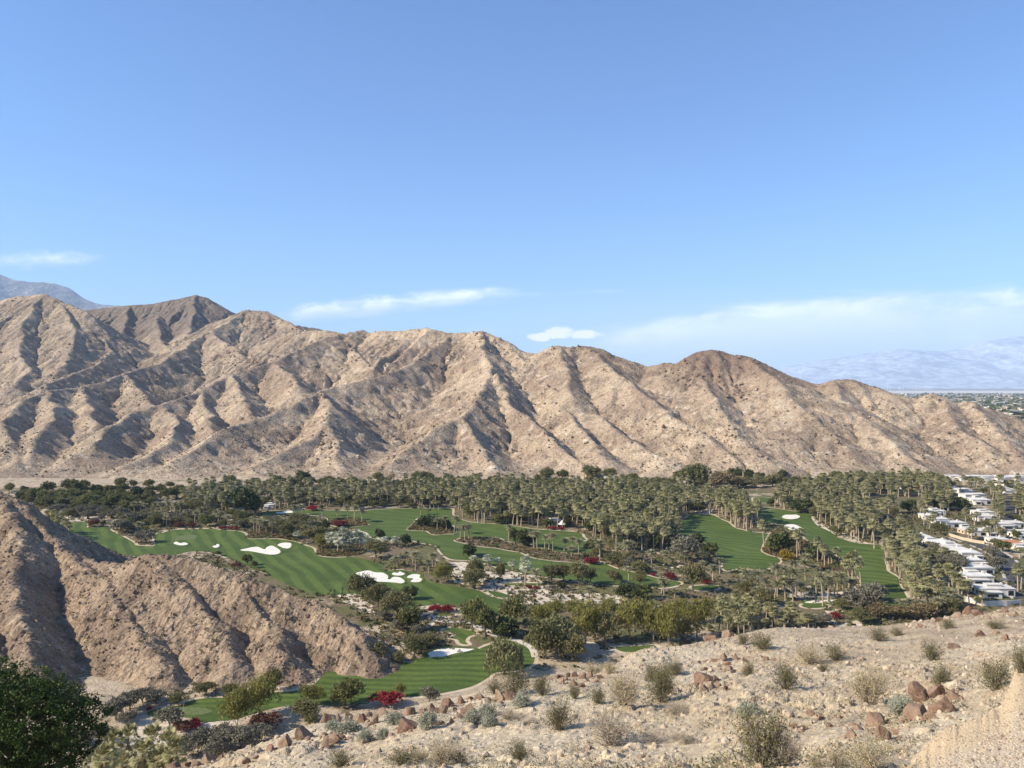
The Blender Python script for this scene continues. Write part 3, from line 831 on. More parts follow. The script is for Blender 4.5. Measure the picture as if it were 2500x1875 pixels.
L_GREY = leaf_material("grey_leaf", (0.135, 0.125, 0.085), (0.23, 0.21, 0.15), 0.8, 0.15)
L_TAN = leaf_material("tan_leaf", (0.16, 0.12, 0.06), (0.26, 0.20, 0.10), 0.8, 0.2)
L_RED = leaf_material("red_bract", (0.065, 0.030, 0.020), (0.42, 0.022, 0.040), 0.7, 0.2)
L_RUST = leaf_material("rust_leaf", (0.10, 0.045, 0.030), (0.20, 0.085, 0.05), 0.8, 0.15)
L_GOLD = leaf_material("golden_leaf", (0.20, 0.14, 0.02), (0.34, 0.24, 0.04), 0.7, 0.25)
B_PALM = bark_material("palm_trunk", (0.30, 0.235, 0.16), (0.46, 0.37, 0.26))
B_TREE = bark_material("tree_bark", (0.09, 0.07, 0.05), (0.20, 0.16, 0.11))
B_PALE = bark_material("pale_bark", (0.26, 0.21, 0.13), (0.40, 0.34, 0.23))
B_CACTUS = bark_material("cactus_skin", (0.07, 0.09, 0.035), (0.13, 0.15, 0.06))


# ------------------------------------------------------------------ plants: shapes
def tube(path, radii, sides=6, cap=True):
    P = np.asarray(path, float); R = np.asarray(radii, float); n = len(P)
    T = np.gradient(P, axis=0); T /= np.maximum(np.linalg.norm(T, axis=1, keepdims=True), 1e-9)
    ref = np.where(np.abs(T[:, 2:3]) > 0.9, [[1.0, 0, 0]], [[0, 0, 1.0]])
    A = np.cross(T, ref); A /= np.linalg.norm(A, axis=1, keepdims=True)
    B = np.cross(T, A)
    th = np.arange(sides) / sides * 2 * np.pi
    V = P[:, None] + R[:, None, None] * (np.cos(th)[None, :, None] * A[:, None] + np.sin(th)[None, :, None] * B[:, None])
    i = np.arange(n - 1)[:, None] * sides; j = np.arange(sides)[None]
    F = np.stack([i + j, i + (j + 1) % sides, i + sides + (j + 1) % sides, i + sides + j], -1).reshape(-1, 4)
    return V.reshape(-1, 3), F


class Shape:
    """gathers pieces; every piece keeps its material number"""
    def __init__(s):
        s.V = []; s.F = {3: [], 4: []}; s.M = {3: [], 4: []}; s.n = 0

    def add(s, V, F, mi=0):
        V = np.asarray(V, float).reshape(-1, 3); F = np.asarray(F)
        s.V.append(V); s.F[F.shape[1]].append(F + s.n); s.M[F.shape[1]].append(np.full(len(F), mi)); s.n += len(V)
        return s

    def arrays(s):
        V = np.concatenate(s.V)
        Fs, Ms = [], []
        for k in (3, 4):
            if s.F[k]:
                Fs.append(np.concatenate(s.F[k])); Ms.append(np.concatenate(s.M[k]))
        return V, Fs, np.concatenate(Ms)

    def mesh(s, name, mats, smooth=False):
        V, F, M = s.arrays()
        return mesh_data(name, V, F, mats, M, smooth)


def leaf_cards(C, size, rng, up=0.3, stretch=1.6, hang=0.0):
    """diamond leaves (sprays of leaves at tree size) turned every way"""
    n = len(C)
    N = rng.normal(size=(n, 3)); N[:, 2] += up * 2; N /= np.linalg.norm(N, axis=1, keepdims=True)
    A = rng.normal(size=(n, 3)); A[:, 2] -= hang * 6
    A -= N * np.sum(A * N, 1, keepdims=True); A /= np.linalg.norm(A, axis=1, keepdims=True)
    B = np.cross(N, A)
    s = size * rng.uniform(0.6, 1.35, (n, 1))
    V = np.stack([C - A * s * stretch * .5, C + B * s * .5, C + A * s * stretch * .5, C - B * s * .5], 1).reshape(-1, 3)
    F = np.arange(n * 4).reshape(n, 4)
    return V, F


def crown_points(blobs, n_clump, per, spread, rng, shell=0.75):
    """clumps scattered through lumpy volumes, leaves scattered round each clump"""
    vol = np.array([b[3] * b[4] * b[5] for b in blobs]) ** 0.67; vol /= vol.sum()
    out = []
    for b, w in zip(blobs, vol):
        k = max(2, int(round(n_clump * w)))
        d = rng.normal(size=(k, 3)); d /= np.linalg.norm(d, axis=1, keepdims=True)
        d[:, 2] = np.where(d[:, 2] < -0.35, -d[:, 2] * .6, d[:, 2])
        r = shell + (1 - shell) * rng.random((k, 1)); r *= rng.uniform(0.8, 1.12, (k, 1))
        c = np.array(b[:3]) + d * r * np.array(b[3:])
        sp = spread * rng.uniform(0.6, 1.4, (k, 1, 1))
        p = c[:, None] + rng.normal(size=(k, per, 3)) * sp * np.array([1, 1, .7])
        out.append(p.reshape(-1, 3))
    return np.concatenate(out)


def lumps(rng, R, H0_, H1_, n, flat=1.0):
    """overlapping lobes that fill a crown of radius R between two heights"""
    out = []
    H0_ = H0_ * .45
    mid, hh = (H0_ + H1_) / 2, (H1_ - H0_) / 2
    out.append((0, 0, mid, R * .72, R * .72, hh * .86))
    out.append((0, 0, mid * .9, R * .5, R * .5, hh * .6))
    for i in range(n):
        a = rng.random() * 2 * math.pi; q = math.sqrt(rng.random()) * 0.66
        r = R * rng.uniform(0.44, 0.62)
        z = mid + hh * rng.uniform(-0.55, 0.5) * (1 - q * 0.5)
        out.append((math.cos(a) * q * R, math.sin(a) * q * R, z, r, r, r * flat * min(1.1, hh / R + .35)))
    return out


def trunk_shape(rng, H, r0, fork_h, tips, mi=0, sides=6):
    s = Shape()
    lean = rng.normal(size=2) * 0.04 * H
    p = [np.array([0, 0, -0.6]), np.array([lean[0] * .3, lean[1] * .3, fork_h * .5]), np.array([lean[0], lean[1], fork_h])]
    s.add(*tube(p, [r0 * 1.35, r0, r0 * .8], sides), mi)
    for t in tips:
        t = np.array(t)
        mid = (p[-1] * .5 + t * .5) + np.append(rng.normal(size=2) * .06 * H, 0.04 * H)
        s.add(*tube([p[-1], mid, t], [r0 * .62, r0 * .38, r0 * .12], 5), mi)
    return s


def broad_tree(rng, R, H, trunk_frac=0.25, n_lobe=8, n_clump=90, per=12, leaf=0.5, spread=0.5, flat=.9, up=.3, multi=1, bark_r=None, shell=.7):
    blobs = lumps(rng, R, H * trunk_frac, H, n_lobe, flat)
    P = crown_points(blobs, n_clump, per, spread, rng, shell)
    P = P[P[:, 2] > 0.15]
    cr = Shape().add(*leaf_cards(P, leaf, rng, up))
    r0 = bark_r or 0.035 * H
    tr = Shape()
    for k in range(multi):
        tips = [(b[0] * .8, b[1] * .8, b[2]) for b in blobs]
        ts = trunk_shape(rng, H, r0 / math.sqrt(multi), H * max(trunk_frac, .12) * rng.uniform(.8, 1.3), tips[k::multi])
        V, F, M = ts.arrays()
        V = V + np.append(rng.normal(size=2) * .05 * R * (multi > 1), 0)
        tr.add(V, F[0])
    return tr, cr


def willow_tree(rng, R, H):
    blobs = lumps(rng, R * .8, H * .55, H, 8, .8)
    P = crown_points(blobs, 60, 9, .4, rng, .8)
    cr = Shape().add(*leaf_cards(P, .5, rng, .4))
    # hanging strands
    n = 300
    a = rng.random(n) * 2 * np.pi; q = np.sqrt(rng.random(n)) * R
    q = np.where(rng.random(n) < .65, R * rng.uniform(.75, 1.0, n), q)
    top = H * (0.95 - 0.38 * (q / R) ** 2) + rng.normal(size=n) * .35
    ln = rng.uniform(.35, .8, n) * H * .62
    for k in range(7):
        f = k / 6
        C = np.stack([np.cos(a) * q * (1 + .05 * f), np.sin(a) * q * (1 + .05 * f), np.maximum(top - ln * f, .4)], 1) + rng.normal(size=(n, 3)) * .12
        cr.add(*leaf_cards(C, .36, rng, 0, 2.4, 1.0))
    tr = trunk_shape(rng, H, .3, H * .3, [(b[0] * .7, b[1] * .7, b[2]) for b in blobs])
    return tr, cr


def palm_trunk(rng, H, r0, r1, bulge=0.0, lean=0.06):
    k = 7
    t = np.linspace(0, 1, k)
    l = rng.normal(size=2) * lean * H
    path = np.stack([l[0] * t ** 2, l[1] * t ** 2, -0.4 + (H + .4) * t], 1)
    rad = r0 + (r1 - r0) * t + bulge * np.exp(-((t) / .12) ** 2)
    return Shape().add(*tube(path, rad, 7)), path[-1]


def fan_crown(rng, top, n=30, R=1.15, pet=1.0, fingers=7, skirt=True, mi_leaf=0, mi_dead=1):
    s = Shape()
    for i in range(n):
        az = i * 2.39996 + rng.normal() * .2
        el = math.radians(80 - 125 * ((i + .5) / n) ** .9 + rng.normal() * 8)
        d = np.array([math.cos(az) * math.cos(el), math.sin(az) * math.cos(el), math.sin(el)])
        side = np.array([-math.sin(az), math.cos(az), 0]); upv = np.cross(side, d) * -1
        p0 = top + d * .1; pc = top + d * pet * rng.uniform(.8, 1.15) + np.array([0, 0, -.08 * pet])
        tip_drop = np.array([0, 0, -R * rng.uniform(.12, .32)])
        ang = np.linspace(-1.35, 1.35, fingers + 1)
        rr = R * rng.uniform(.85, 1.15)
        mids = (ang[:-1] + ang[1:]) / 2
        rim = [pc + rr * .62 * (d * math.cos(q) + side * math.sin(q)) + upv * .12 * abs(math.sin(q)) * rr for q in ang]
        tips = [pc + rr * (d * math.cos(q) + side * math.sin(q)) + tip_drop * (0.6 + .4 * abs(q)) for q in mids]
        V = [p0, pc] + rim + tips
        nf = fingers
        F = []
        for k in range(nf):
            F.append((1, 2 + k, 3 + k)); F.append((2 + k, 2 + nf + 1 + k, 3 + k))
        s.add(V, np.array(F), mi_leaf)
        w = side * .03
        s.add([p0 - w, p0 + w, pc + w, pc - w], np.array([(0, 1, 2, 3)]), mi_leaf)
    if skirt:
        m = 16
        for i in range(m):
            az = i / m * 2 * math.pi + rng.normal() * .15
            d = np.array([math.cos(az), math.sin(az), 0]); side = np.array([-d[1], d[0], 0])
            L = rng.uniform(1.1, 2.6)
            a = top + np.array([0, 0, -.25]) + d * .2; b = a + d * rng.uniform(.35, .75) + np.array([0, 0, -.45 * L]); c = a + d * rng.uniform(.2, .5) + np.array([0, 0, -L])
            s.add([a, b + side * .35, c, b - side * .35], np.array([(0, 1, 2, 3)]), mi_dead)
    return s


def date_crown(rng, top, n=38, L=3.6, seg=6, leaflets=2, width=.62, mi=0):
    s = Shape()
    for i in range(n):
        az = i * 2.39996 + rng.normal() * .15
        f = (i + .5) / n
        el = math.radians(78 - 105 * f + rng.normal() * 6)
        ln = L * rng.uniform(.82, 1.1) * (0.75 + .25 * math.sin(f * math.pi))
        h = np.array([math.cos(az), math.sin(az), 0]); side = np.array([-h[1], h[0], 0])
        pts = [top.copy()]; e = el
        for k in range(seg):
            e -= math.radians(60 / seg) * (0.6 + .8 * k / seg)
            pts.append(pts[-1] + (h * math.cos(e) + np.array([0, 0, math.sin(e)])) * ln / seg)
        pts = np.array(pts)
        V, F = [], []
        V += [pts[k] for k in range(seg + 1)]
        w0 = side * .05
        for k in range(seg):
            # the rib
            b = len(V); V += [pts[k] - w0, pts[k] + w0, pts[k + 1]]
            F.append((b, b + 1, b + 2))
            for j in range(leaflets):
                u = (j + .5) / leaflets
                p = pts[k] * (1 - u) + pts[k + 1] * u
                T = (pts[k + 1] - pts[k]) / np.linalg.norm(pts[k + 1] - pts[k])
                tt = (k + u) / seg
                wd = width * (math.sin(min(1, tt * 1.15 + .12) * math.pi) ** .6 + .05)
                N = np.cross(T, side)
                for sg in (-1, 1):
                    tip = p + side * sg * wd * .8 + T * wd * .65 + N * wd * -.22 + np.array([0, 0, -.06])
                    b = len(V); V += [p - T * ln / seg / leaflets * .48, p + T * ln / seg / leaflets * .48, tip]
                    F.append((b, b + 1, b + 2))
        s.add(V, np.array(F), mi)
    # hanging old fronds and fruit stalks under the crown
    return s


def bush(rng, R, H, n_stem=14, n_leaf=700, leaf=.10, dome=True, airy=0.0, lean=.55, vary=.8):
    """many stems from one root, leaves toward their ends"""
    st, C = Shape(), []
    for i in range(n_stem):
        az = rng.random() * 2 * math.pi; sp = math.sqrt(rng.random()) * lean * 2
        tip = np.array([math.cos(az) * R * sp * .95, math.sin(az) * R * sp * .95, H * math.sqrt(max(.12, 1 - (sp * .85) ** 2))]) * rng.uniform(vary, 1.0)
        mid = tip * np.array([.42, .42, .55])
        st.add(*tube([(0, 0, -.1), mid, tip], [.012 * H + .008, .009 * H + .004, .004], 4))
        C.append((tip, mid))
        for q in range(3):
            t2 = mid + (tip - mid) * rng.uniform(.1, .7); e2 = t2 + rng.normal(size=3) * R * .26 + np.array([0, 0, .12 * H])
            st.add(*tube([t2, (t2 + e2) / 2 + rng.normal(size=3) * .03, e2], [.007, .005, .003], 3))
            C.append((e2, t2))
    pts = []
    k = max(1, n_leaf // len(C))
    for a, b in C:
        u = rng.random((k, 1)) ** (.6 + airy)
        pts.append(b + (a - b) * u + rng.normal(size=(k, 3)) * R * (.10 + .05 * airy))
    P = np.concatenate(pts); P = P[P[:, 2] > .02]
    return st, Shape().add(*leaf_cards(P, leaf, rng, .2, 1.7))


def twig_bush(rng, R, H, n=46, fine=5):
    """dry shrub, all branching twigs"""
    st = Shape()
    for i in range(n):
        az = rng.random() * 2 * math.pi; sp = math.sqrt(rng.random())
        tip = np.array([math.cos(az) * R * sp, math.sin(az) * R * sp, H * rng.uniform(.55, 1.0) * (1 - .45 * sp * sp)])
        mid = tip * np.array([.4, .4, .55]) + rng.normal(size=3) * .05 * R
        st.add(*tube([(0, 0, -.05), mid, tip], [.011, .008, .003], 3))
        for q in range(fine):
            t0 = mid + (tip - mid) * rng.uniform(-.2, .9)
            d = rng.normal(size=3) * .22 * R + np.array([0, 0, .15 * H])
            st.add(*tube([t0, t0 + d * .5 + rng.normal(size=3) * .03, t0 + d], [.006, .0045, .002], 3))
    return st


# ------------------------------------------------------------------ plants: kinds, a few individuals of each
KINDS = {}


def make_kind(key, name, builds, mats):
    """mats: {part name: [materials]}; builds: list of {part name: Shape}"""
    KINDS[key] = (name, [{p: s.mesh(f"{name}_{p}", mats[p]) for p, s in b.items()} for b in builds])


def palms(seed, H, n, kind):
    out = []
    for i in range(n):
        rng = np.random.default_rng(seed + i)
        if kind == 'fan':
            t, top = palm_trunk(rng, H, .34, .22, .12); c = fan_crown(rng, top, 36, 1.6, 1.3, 6)
        elif kind == 'fannear':
            t, top = palm_trunk(rng, H, .34, .24, .1); c = fan_crown(rng, top, 64, .82, 1.35, 13)
        elif kind == 'silver':
            t, top = palm_trunk(rng, H, .34, .26, .05); c = fan_crown(rng, top, 24, 1.7, 1.3, 8, False)
        else:
            t, top = palm_trunk(rng, H, .30, .25, .05); c = date_crown(rng, top, 46, 4.4, 5, 3, .95)
        out.append({'trunk': t, 'crown': c})
    return out


PALM_H = 10.0      # the pattern palms stand 10 m to the heart of the crown
make_kind('fan', 'fan_palm', palms(100, PALM_H, 5, 'fan'), {'trunk': [B_PALM], 'crown': [L_FAN, L_SKIRT]})
make_kind('silver', 'silver_fan_palm', palms(130, 5.0, 2, 'silver'), {'trunk': [B_PALM], 'crown': [L_SILVER, L_SKIRT]})
make_kind('date', 'date_palm', palms(160, PALM_H, 4, 'date'), {'trunk': [B_PALM], 'crown': [L_DATE]})
make_kind('fannear', 'fan_palm', palms(190, 5.0, 3, 'fannear'), {'trunk': [B_PALM], 'crown': [L_FAN, L_SKIRT]})


def trees(seed, n, **kw):
    out = []
    for i in range(n):
        t, c = broad_tree(np.random.default_rng(seed + i), **kw)
        out.append({'trunk': t, 'crown': c})
    return out


UNIT = dict(R=5.0, H=8.0)
make_kind('dark', 'evergreen_tree', trees(300, 3, **UNIT, trunk_frac=.08, n_lobe=9, n_clump=260, per=13, leaf=.60, spread=.42), {'trunk': [B_TREE], 'crown': [L_DARK]})
make_kind('green', 'broadleaf_tree', trees(320, 4, **UNIT, trunk_frac=.16, n_lobe=8, n_clump=230, per=13, leaf=.52, spread=.45), {'trunk': [B_TREE], 'crown': [L_GREEN]})
make_kind('olive', 'mesquite_tree', trees(340, 4, **UNIT, trunk_frac=.25, n_lobe=9, n_clump=210, per=14, leaf=.42, spread=.5, flat=.75, multi=2), {'trunk': [B_TREE], 'crown': [L_OLIVE]})
make_kind('grey', 'ironwood_tree', trees(360, 2, **UNIT, trunk_frac=.12, n_lobe=9, n_clump=200, per=14, leaf=.44, spread=.5, flat=.75, multi=2), {'trunk': [B_TREE], 'crown': [L_GREY]})
make_kind('yellow', 'paloverde_tree', trees(380, 4, **UNIT, trunk_frac=.2, n_lobe=11, n_clump=190, per=18, leaf=.33, spread=.62, flat=.85, multi=3, bark_r=.2), {'trunk': [B_PALE], 'crown': [L_YELLOW]})
make_kind('tan', 'desert_shrub', trees(400, 2, **UNIT, trunk_frac=.05, n_lobe=8, n_clump=190, per=13, leaf=.45, spread=.5, flat=.8, multi=3, bark_r=.1), {'trunk': [B_TREE], 'crown': [L_TAN]})
make_kind('rust', 'rust_shrub', trees(410, 2, **UNIT, trunk_frac=.05, n_lobe=8, n_clump=190, per=13, leaf=.45, spread=.5, flat=.8, multi=3, bark_r=.1), {'trunk': [B_TREE], 'crown': [L_RUST]})
make_kind('gold', 'golden_shrub', trees(420, 1, **UNIT, trunk_frac=.05, n_lobe=8, n_clump=190, per=13, leaf=.5, spread=.5, flat=.8, multi=3, bark_r=.1), {'trunk': [B_TREE], 'crown': [L_GOLD]})
make_kind('red', 'bougainvillea', trees(430, 3, **UNIT, trunk_frac=.04, n_lobe=8, n_clump=210, per=13, leaf=.5, spread=.45, flat=.7, multi=3, bark_r=.1), {'trunk': [B_TREE], 'crown': [L_RED]})
make_kind('willow', 'willow_tree', [dict(zip(('trunk', 'crown'), willow_tree(np.random.default_rng(440 + i), 5.0, 8.0))) for i in range(2)], {'trunk': [B_TREE], 'crown': [L_WILLOW]})


def copy_parts(key, var, root):
    name, vs = KINDS[key]
    for p, me in vs[var % len(vs)].items():
        add_obj(p, me, root)


N_PLACED = 0


def put(key, x, y, z, sx, sz, label, cat, group, single=False, rz=None):
    """one plant of its own: an Empty at its foot that carries its trunk and its crown"""
    global N_PLACED
    N_PLACED += 1
    name, vs = KINDS[key]
    root = empty(name, (x, y, z), RNG.random() * 6.28 if rz is None else rz)
    root.scale = (sx, sx, sz)
    tag(root, label, cat, group)
    copy_parts(key, int(RNG.integers(0, 99)), root)
    return root


ORD = ['', 'first', 'second', 'third', 'fourth', 'fifth', 'sixth', 'seventh', 'eighth', 'ninth', 'tenth', 'eleventh', 'twelfth', 'thirteenth', 'fourteenth', 'fifteenth', 'sixteenth']
WORDS = {'fan': ('fan palm', 'fan palm'), 'silver': ('silver-blue fan palm', 'fan palm'), 'date': ('grey-green date palm', 'date palm'), 'fannear': ('pale fan palm', 'fan palm'),
         'dark': ('dark evergreen tree', 'tree'), 'green': ('green rounded tree', 'tree'), 'olive': ('olive mesquite', 'tree'), 'grey': ('grey-green desert tree', 'tree'),
         'yellow': ('yellow-green palo verde', 'tree'), 'tan': ('tan desert shrub', 'shrub'), 'rust': ('rust-brown shrub', 'shrub'), 'gold': ('golden flowering shrub', 'shrub'), 'red': ('crimson bougainvillea', 'bougainvillea'), 'willow': ('weeping willow', 'tree')}
PLACED_XY = []
LOW = np.random.default_rng(5)


def family(key, reg, pts, place, palm=True):
    """plants one by one. palms: (x, foot y, crown y); others: (x, foot y, crown y, half width)"""
    key0 = key
    rows = sorted(pts, key=lambda p: p[0])
    n = len(rows)
    for i, row in enumerate(rows):
        noun, cat = WORDS[key]
        x0, y0, k = REGION[reg]
        px, pb, pc = x0 + row[0] * k, y0 + row[1] * k, y0 + row[2] * k
        x, y = at(px, pb)
        h = (pb - pc) / F0 * y
        if len(row) == 3:                       # palms
            base = PALM_H if key in ('fan', 'date') else 5.0
            sz = max(h, 1.5) / base
            sx = min(1.25, max(.9, .85 + .25 * sz)) * RNG.uniform(.95, 1.1)
            if key == 'silver': sx *= 1.0
        else:
            r = row[3] * k / F0 * y
            sx = r / 5.0 * 1.06
            sz = max((h + r * .75) / 8.0, .25) * {'green': 1.22, 'dark': 1.22, 'yellow': 1.2, 'red': .9, 'rust': .9}.get(key, 1.14)
        if n == 1:
            lab = f"{noun} {place}"
        elif n <= 16:
            lab = f"{noun} {place}, {ORD[i + 1]} from left"
        else:
            lab = f"{noun} {place}"
        put(key, x, y, 0, sx, sz, lab, cat, f"{noun}s {place}"[:70] if n > 1 else None)
        PLACED_XY.append((x, y, max(sx * 2.2, 2.0)))


def poly_mask(P, ring):
    x, y = P[:, 0], P[:, 1]
    c = np.zeros(len(P), bool)
    X, Y = ring[:, 0], ring[:, 1]
    for i in range(len(ring)):
        x1, y1, x2, y2 = X[i - 1], Y[i - 1], X[i], Y[i]
        if y1 == y2:
            continue
        c ^= ((y1 > y) != (y2 > y)) & (x < (x2 - x1) * (y - y1) / (y2 - y1) + x1)
    return c


def on_grass(P):
    m = np.zeros(len(P), bool)
    for r in FAIR_RINGS.values():
        m |= poly_mask(P, r)
    for r in BED_RINGS:
        m &= ~poly_mask(P, r)
    return m


def scatter(parts, z, spacing, rng, clear=2.0, grass=False):
    ring = ground_ring(parts, z)
    x0, y0 = ring.min(0); x1, y1 = ring.max(0)
    gx, gy = np.meshgrid(np.arange(x0, x1, spacing), np.arange(y0, y1, spacing * .87))
    gx[1::2] += spacing / 2
    P = np.stack([gx.ravel(), gy.ravel()], 1) + rng.uniform(-.42, .42, (gx.size, 2)) * spacing
    P = P[poly_mask(P, ring)]
    if not grass:
        P = P[~on_grass(P)]
    if clear and PLACED_XY:
        Q = np.array(PLACED_XY)
        d = np.hypot(P[:, None, 0] - Q[None, :, 0], P[:, None, 1] - Q[None, :, 1]) - Q[None, :, 2] * .6
        P = P[d.min(1) > clear]
    return P


def undergrowth(name, mats, P, size, rng, cards=16, leaf=.35, label=None, cat=None, zf=None, flat=.6):
    """low shrubs scattered over open ground, too many to count"""
    n = len(P)
    s = rng.uniform(.5, 1.3, n) * size
    d = rng.normal(size=(n, cards, 3)); d /= np.linalg.norm(d, axis=2, keepdims=True)
    d[..., 2] = np.abs(d[..., 2])
    r = rng.uniform(.45, 1.0, (n, cards, 1)) * s[:, None, None]
    z0 = np.zeros(n) if zf is None else zf(P[:, 0], P[:, 1])
    C = d * r * np.array([1, 1, flat * 1.5]) + np.stack([P[:, 0], P[:, 1], z0], 1)[:, None]
    lf = np.repeat(s, cards)[:, None] * leaf * 1.6
    V, F = leaf_cards(C.reshape(-1, 3), lf, rng, .5, 1.3)
    mi = np.repeat(rng.integers(0, len(mats), n), cards)
    o = add_obj(name, mesh_data(name, V, F, mats, mi))
    tag(o, label, cat, None, 'stuff')
# ------------------------------------------------------------------ houses, road, walls
def box(s, x0, x1, y0, y1, z0, z1, mi=0):
    V = [(x, y, z) for z in (z0, z1) for y in (y0, y1) for x in (x0, x1)]
    s.add(V, np.array([(0, 2, 3, 1), (4, 5, 7, 6), (0, 1, 5, 4), (2, 6, 7, 3), (0, 4, 6, 2), (1, 3, 7, 5)]), mi)
    return s


M_WHITE = plain("white_stucco", (0.70, 0.655, 0.575), (0.60, 0.55, 0.47), .4, .9, .02)
M_TANW = plain("tan_stucco", (0.60, 0.47, 0.32), (0.52, 0.40, 0.27), .4, .9, .02)
M_ROOFW = plain("white_roof", (0.72, 0.69, 0.63), (0.52, 0.49, 0.44), .12, .8, .02)
M_TILE = plain("terracotta_tile", (0.50, 0.22, 0.12), (0.40, 0.17, 0.09), 1.0, .85, .05)
M_ROAD = plain("asphalt", (0.060, 0.060, 0.064), (0.085, 0.083, 0.084), .1, .9, .02)
M_KERB = plain("kerb_concrete", (0.52, 0.48, 0.42), (0.44, 0.40, 0.35), .5, .9, .02)
M_WOOD = plain("door_wood", (0.16, 0.09, 0.05), (0.22, 0.13, 0.08), 2, .7, .01)
M_CAR1 = plain("grey_paint", (0.16, 0.17, 0.19), (0.18, 0.19, 0.21), 1, .3, 0)
M_CAR2 = plain("dark_blue_paint", (0.025, 0.035, 0.06), (0.03, 0.04, 0.07), 1, .3, 0)
M_TYRE = plain("tyre_rubber", (0.02, 0.02, 0.02), (0.03, 0.03, 0.03), 4, .9, 0)
M_STEEL = plain("white_steel", (0.80, 0.80, 0.80), (0.75, 0.75, 0.75), 1, .5, 0)
M_YEL = plain("yellow_canvas", (0.80, 0.55, 0.05), (0.74, 0.48, 0.04), 2, .8, 0)
M_CANVAS = plain("white_canvas", (0.78, 0.74, 0.66), (0.70, 0.66, 0.58), 1, .8, 0)
M_REDC = plain("red_cloth", (0.5, 0.04, 0.04), (0.45, 0.03, 0.03), 2, .8, 0)
_g, _t, _b = material("window_glass", 0.08)
_b.inputs['Base Color'].default_value = (0.02, 0.024, 0.03, 1); _b.inputs['Specular IOR Level'].default_value = 0.5
M_GLASS = _g


def house(x, y, w, d, h, rz, label, group, tile=False, wing=0, detail=True):
    """flat-roofed desert house: main block, lower wing in front, parapet, canopy, openings"""
    root = empty("house", (x, y, 0), rz)
    tag(root, label, "house", group)
    W = Shape(); box(W, -w / 2, w / 2, -d / 2, d / 2, -.5, h)
    wh = h * .78
    ww = w * (.34 + .18 * (wing % 3)); side = -1 if wing % 2 else 1
    a = -w / 2 + .003 if side < 0 else w / 2 - ww - .003
    wd = 2.6 + 1.3 * (wing % 2)
    box(W, a, a + ww, -d / 2 - wd, -d / 2, -.5, wh)
    if wing % 3 == 1:                                   # a raised clerestory block
        box(W, -w * .2, w * .22, -d * .12, d * .3, h, h + 1.1)
    add_obj("wall", W.mesh("house_wall", [M_WHITE if wing != 4 else M_TANW]), root)
    R = Shape()
    if tile:
        V = [(-w / 2 - .5, -d / 2 - .5, h + .02), (w / 2 + .5, -d / 2 - .5, h + .02), (w / 2 + .5, d / 2 + .5, h + .02), (-w / 2 - .5, d / 2 + .5, h + .02), (-w * .25, 0, h + 1.5), (w * .25, 0, h + 1.5)]
        R.add(V, np.array([(0, 1, 5, 4), (2, 3, 4, 5)])); R.add(V, np.array([(1, 2, 5), (3, 0, 4)])); R.add([V[0], V[1], V[2], V[3]], np.array([(0, 3, 2, 1)]))
        mt = M_TILE
    else:
        # roof deck ringed by a parapet
        e = .35
        if wing % 3 == 1:
            for q in ((-w / 2 - e, -w * .2, -d / 2 - e, d / 2 + e), (w * .22, w / 2 + e, -d / 2 - e, d / 2 + e), (-w * .2, w * .22, -d / 2 - e, -d * .12), (-w * .2, w * .22, d * .3, d / 2 + e)):
                box(R, *q, h + .003, h + .22)
            box(R, -w * .2 - .3, w * .22 + .3, -d * .12 - .3, d * .3 + .3, h + 1.103, h + 1.28)
        else:
            box(R, -w / 2 - e, w / 2 + e, -d / 2 - e, d / 2 + e, h + .003, h + .22)
            box(R, -w / 2 - e, w / 2 + e, -d / 2 - e, -d / 2 - e + .25, h + .22, h + .55)
            box(R, -w / 2 - e, w / 2 + e, d / 2 + e - .25, d / 2 + e, h + .22, h + .55)
        mt = M_ROOFW
    rf = add_obj("roof", R.mesh("house_roof", [mt]), root)
    WR = box(Shape(), a - .3, a + ww + .3, -d / 2 - wd - .5, -d / 2 - .4, wh + .003, wh + .2)
    add_obj("wing_roof", WR.mesh("wing_roof", [M_ROOFW]), root)
    if not detail:
        return root
    add_obj("chimney", box(Shape(), w * .3, w * .3 + .9, d * .32, d * .32 + .9, h + .22, h + 1.3).mesh("chimney", [M_WHITE]), rf)
    free0, free1 = (-w / 2, w / 2 - ww) if side > 0 else (-w / 2 + ww, w / 2)
    n = max(1, int((free1 - free0) / 3.4)); st = (free1 - free0) / n
    for i in range(n):
        c = free0 + st * (i + .5)
        if i == 0:
            dr = add_obj("door", box(Shape(), c - .55, c + .55, -d / 2 - .06, -d / 2 - .003, 0, 2.1).mesh("house_door", [M_WOOD]), root)
        else:
            win = add_obj("window", box(Shape(), c - st * .33, c + st * .33, -d / 2 - .08, -d / 2 - .003, .5, h - .75).mesh("house_window", [M_WHITE]), root)
            add_obj("pane", box(Shape(), c - st * .33 + .08, c + st * .33 - .08, -d / 2 - .10, -d / 2 - .081, .58, h - .83).mesh("window_pane", [M_GLASS]), win)
    win = add_obj("window", box(Shape(), a + ww * .2, a + ww * .8, -d / 2 - wd - .08, -d / 2 - wd - .003, .7, wh - .7).mesh("house_window", [M_WHITE]), root)
    add_obj("pane", box(Shape(), a + ww * .2 + .08, a + ww * .8 - .08, -d / 2 - wd - .10, -d / 2 - wd - .081, .78, wh - .78).mesh("window_pane", [M_GLASS]), win)
    for j in range(2):
        yy = -d * .25 + j * d * .45
        win = add_obj("window", box(Shape(), -w / 2 - .08, -w / 2 - .003, yy - .9, yy + .9, .8, h - .8).mesh("house_window", [M_WHITE]), root)
        add_obj("pane", box(Shape(), -w / 2 - .10, -w / 2 - .081, yy - .8, yy + .8, .88, h - .88).mesh("window_pane", [M_GLASS]), win)
    return root


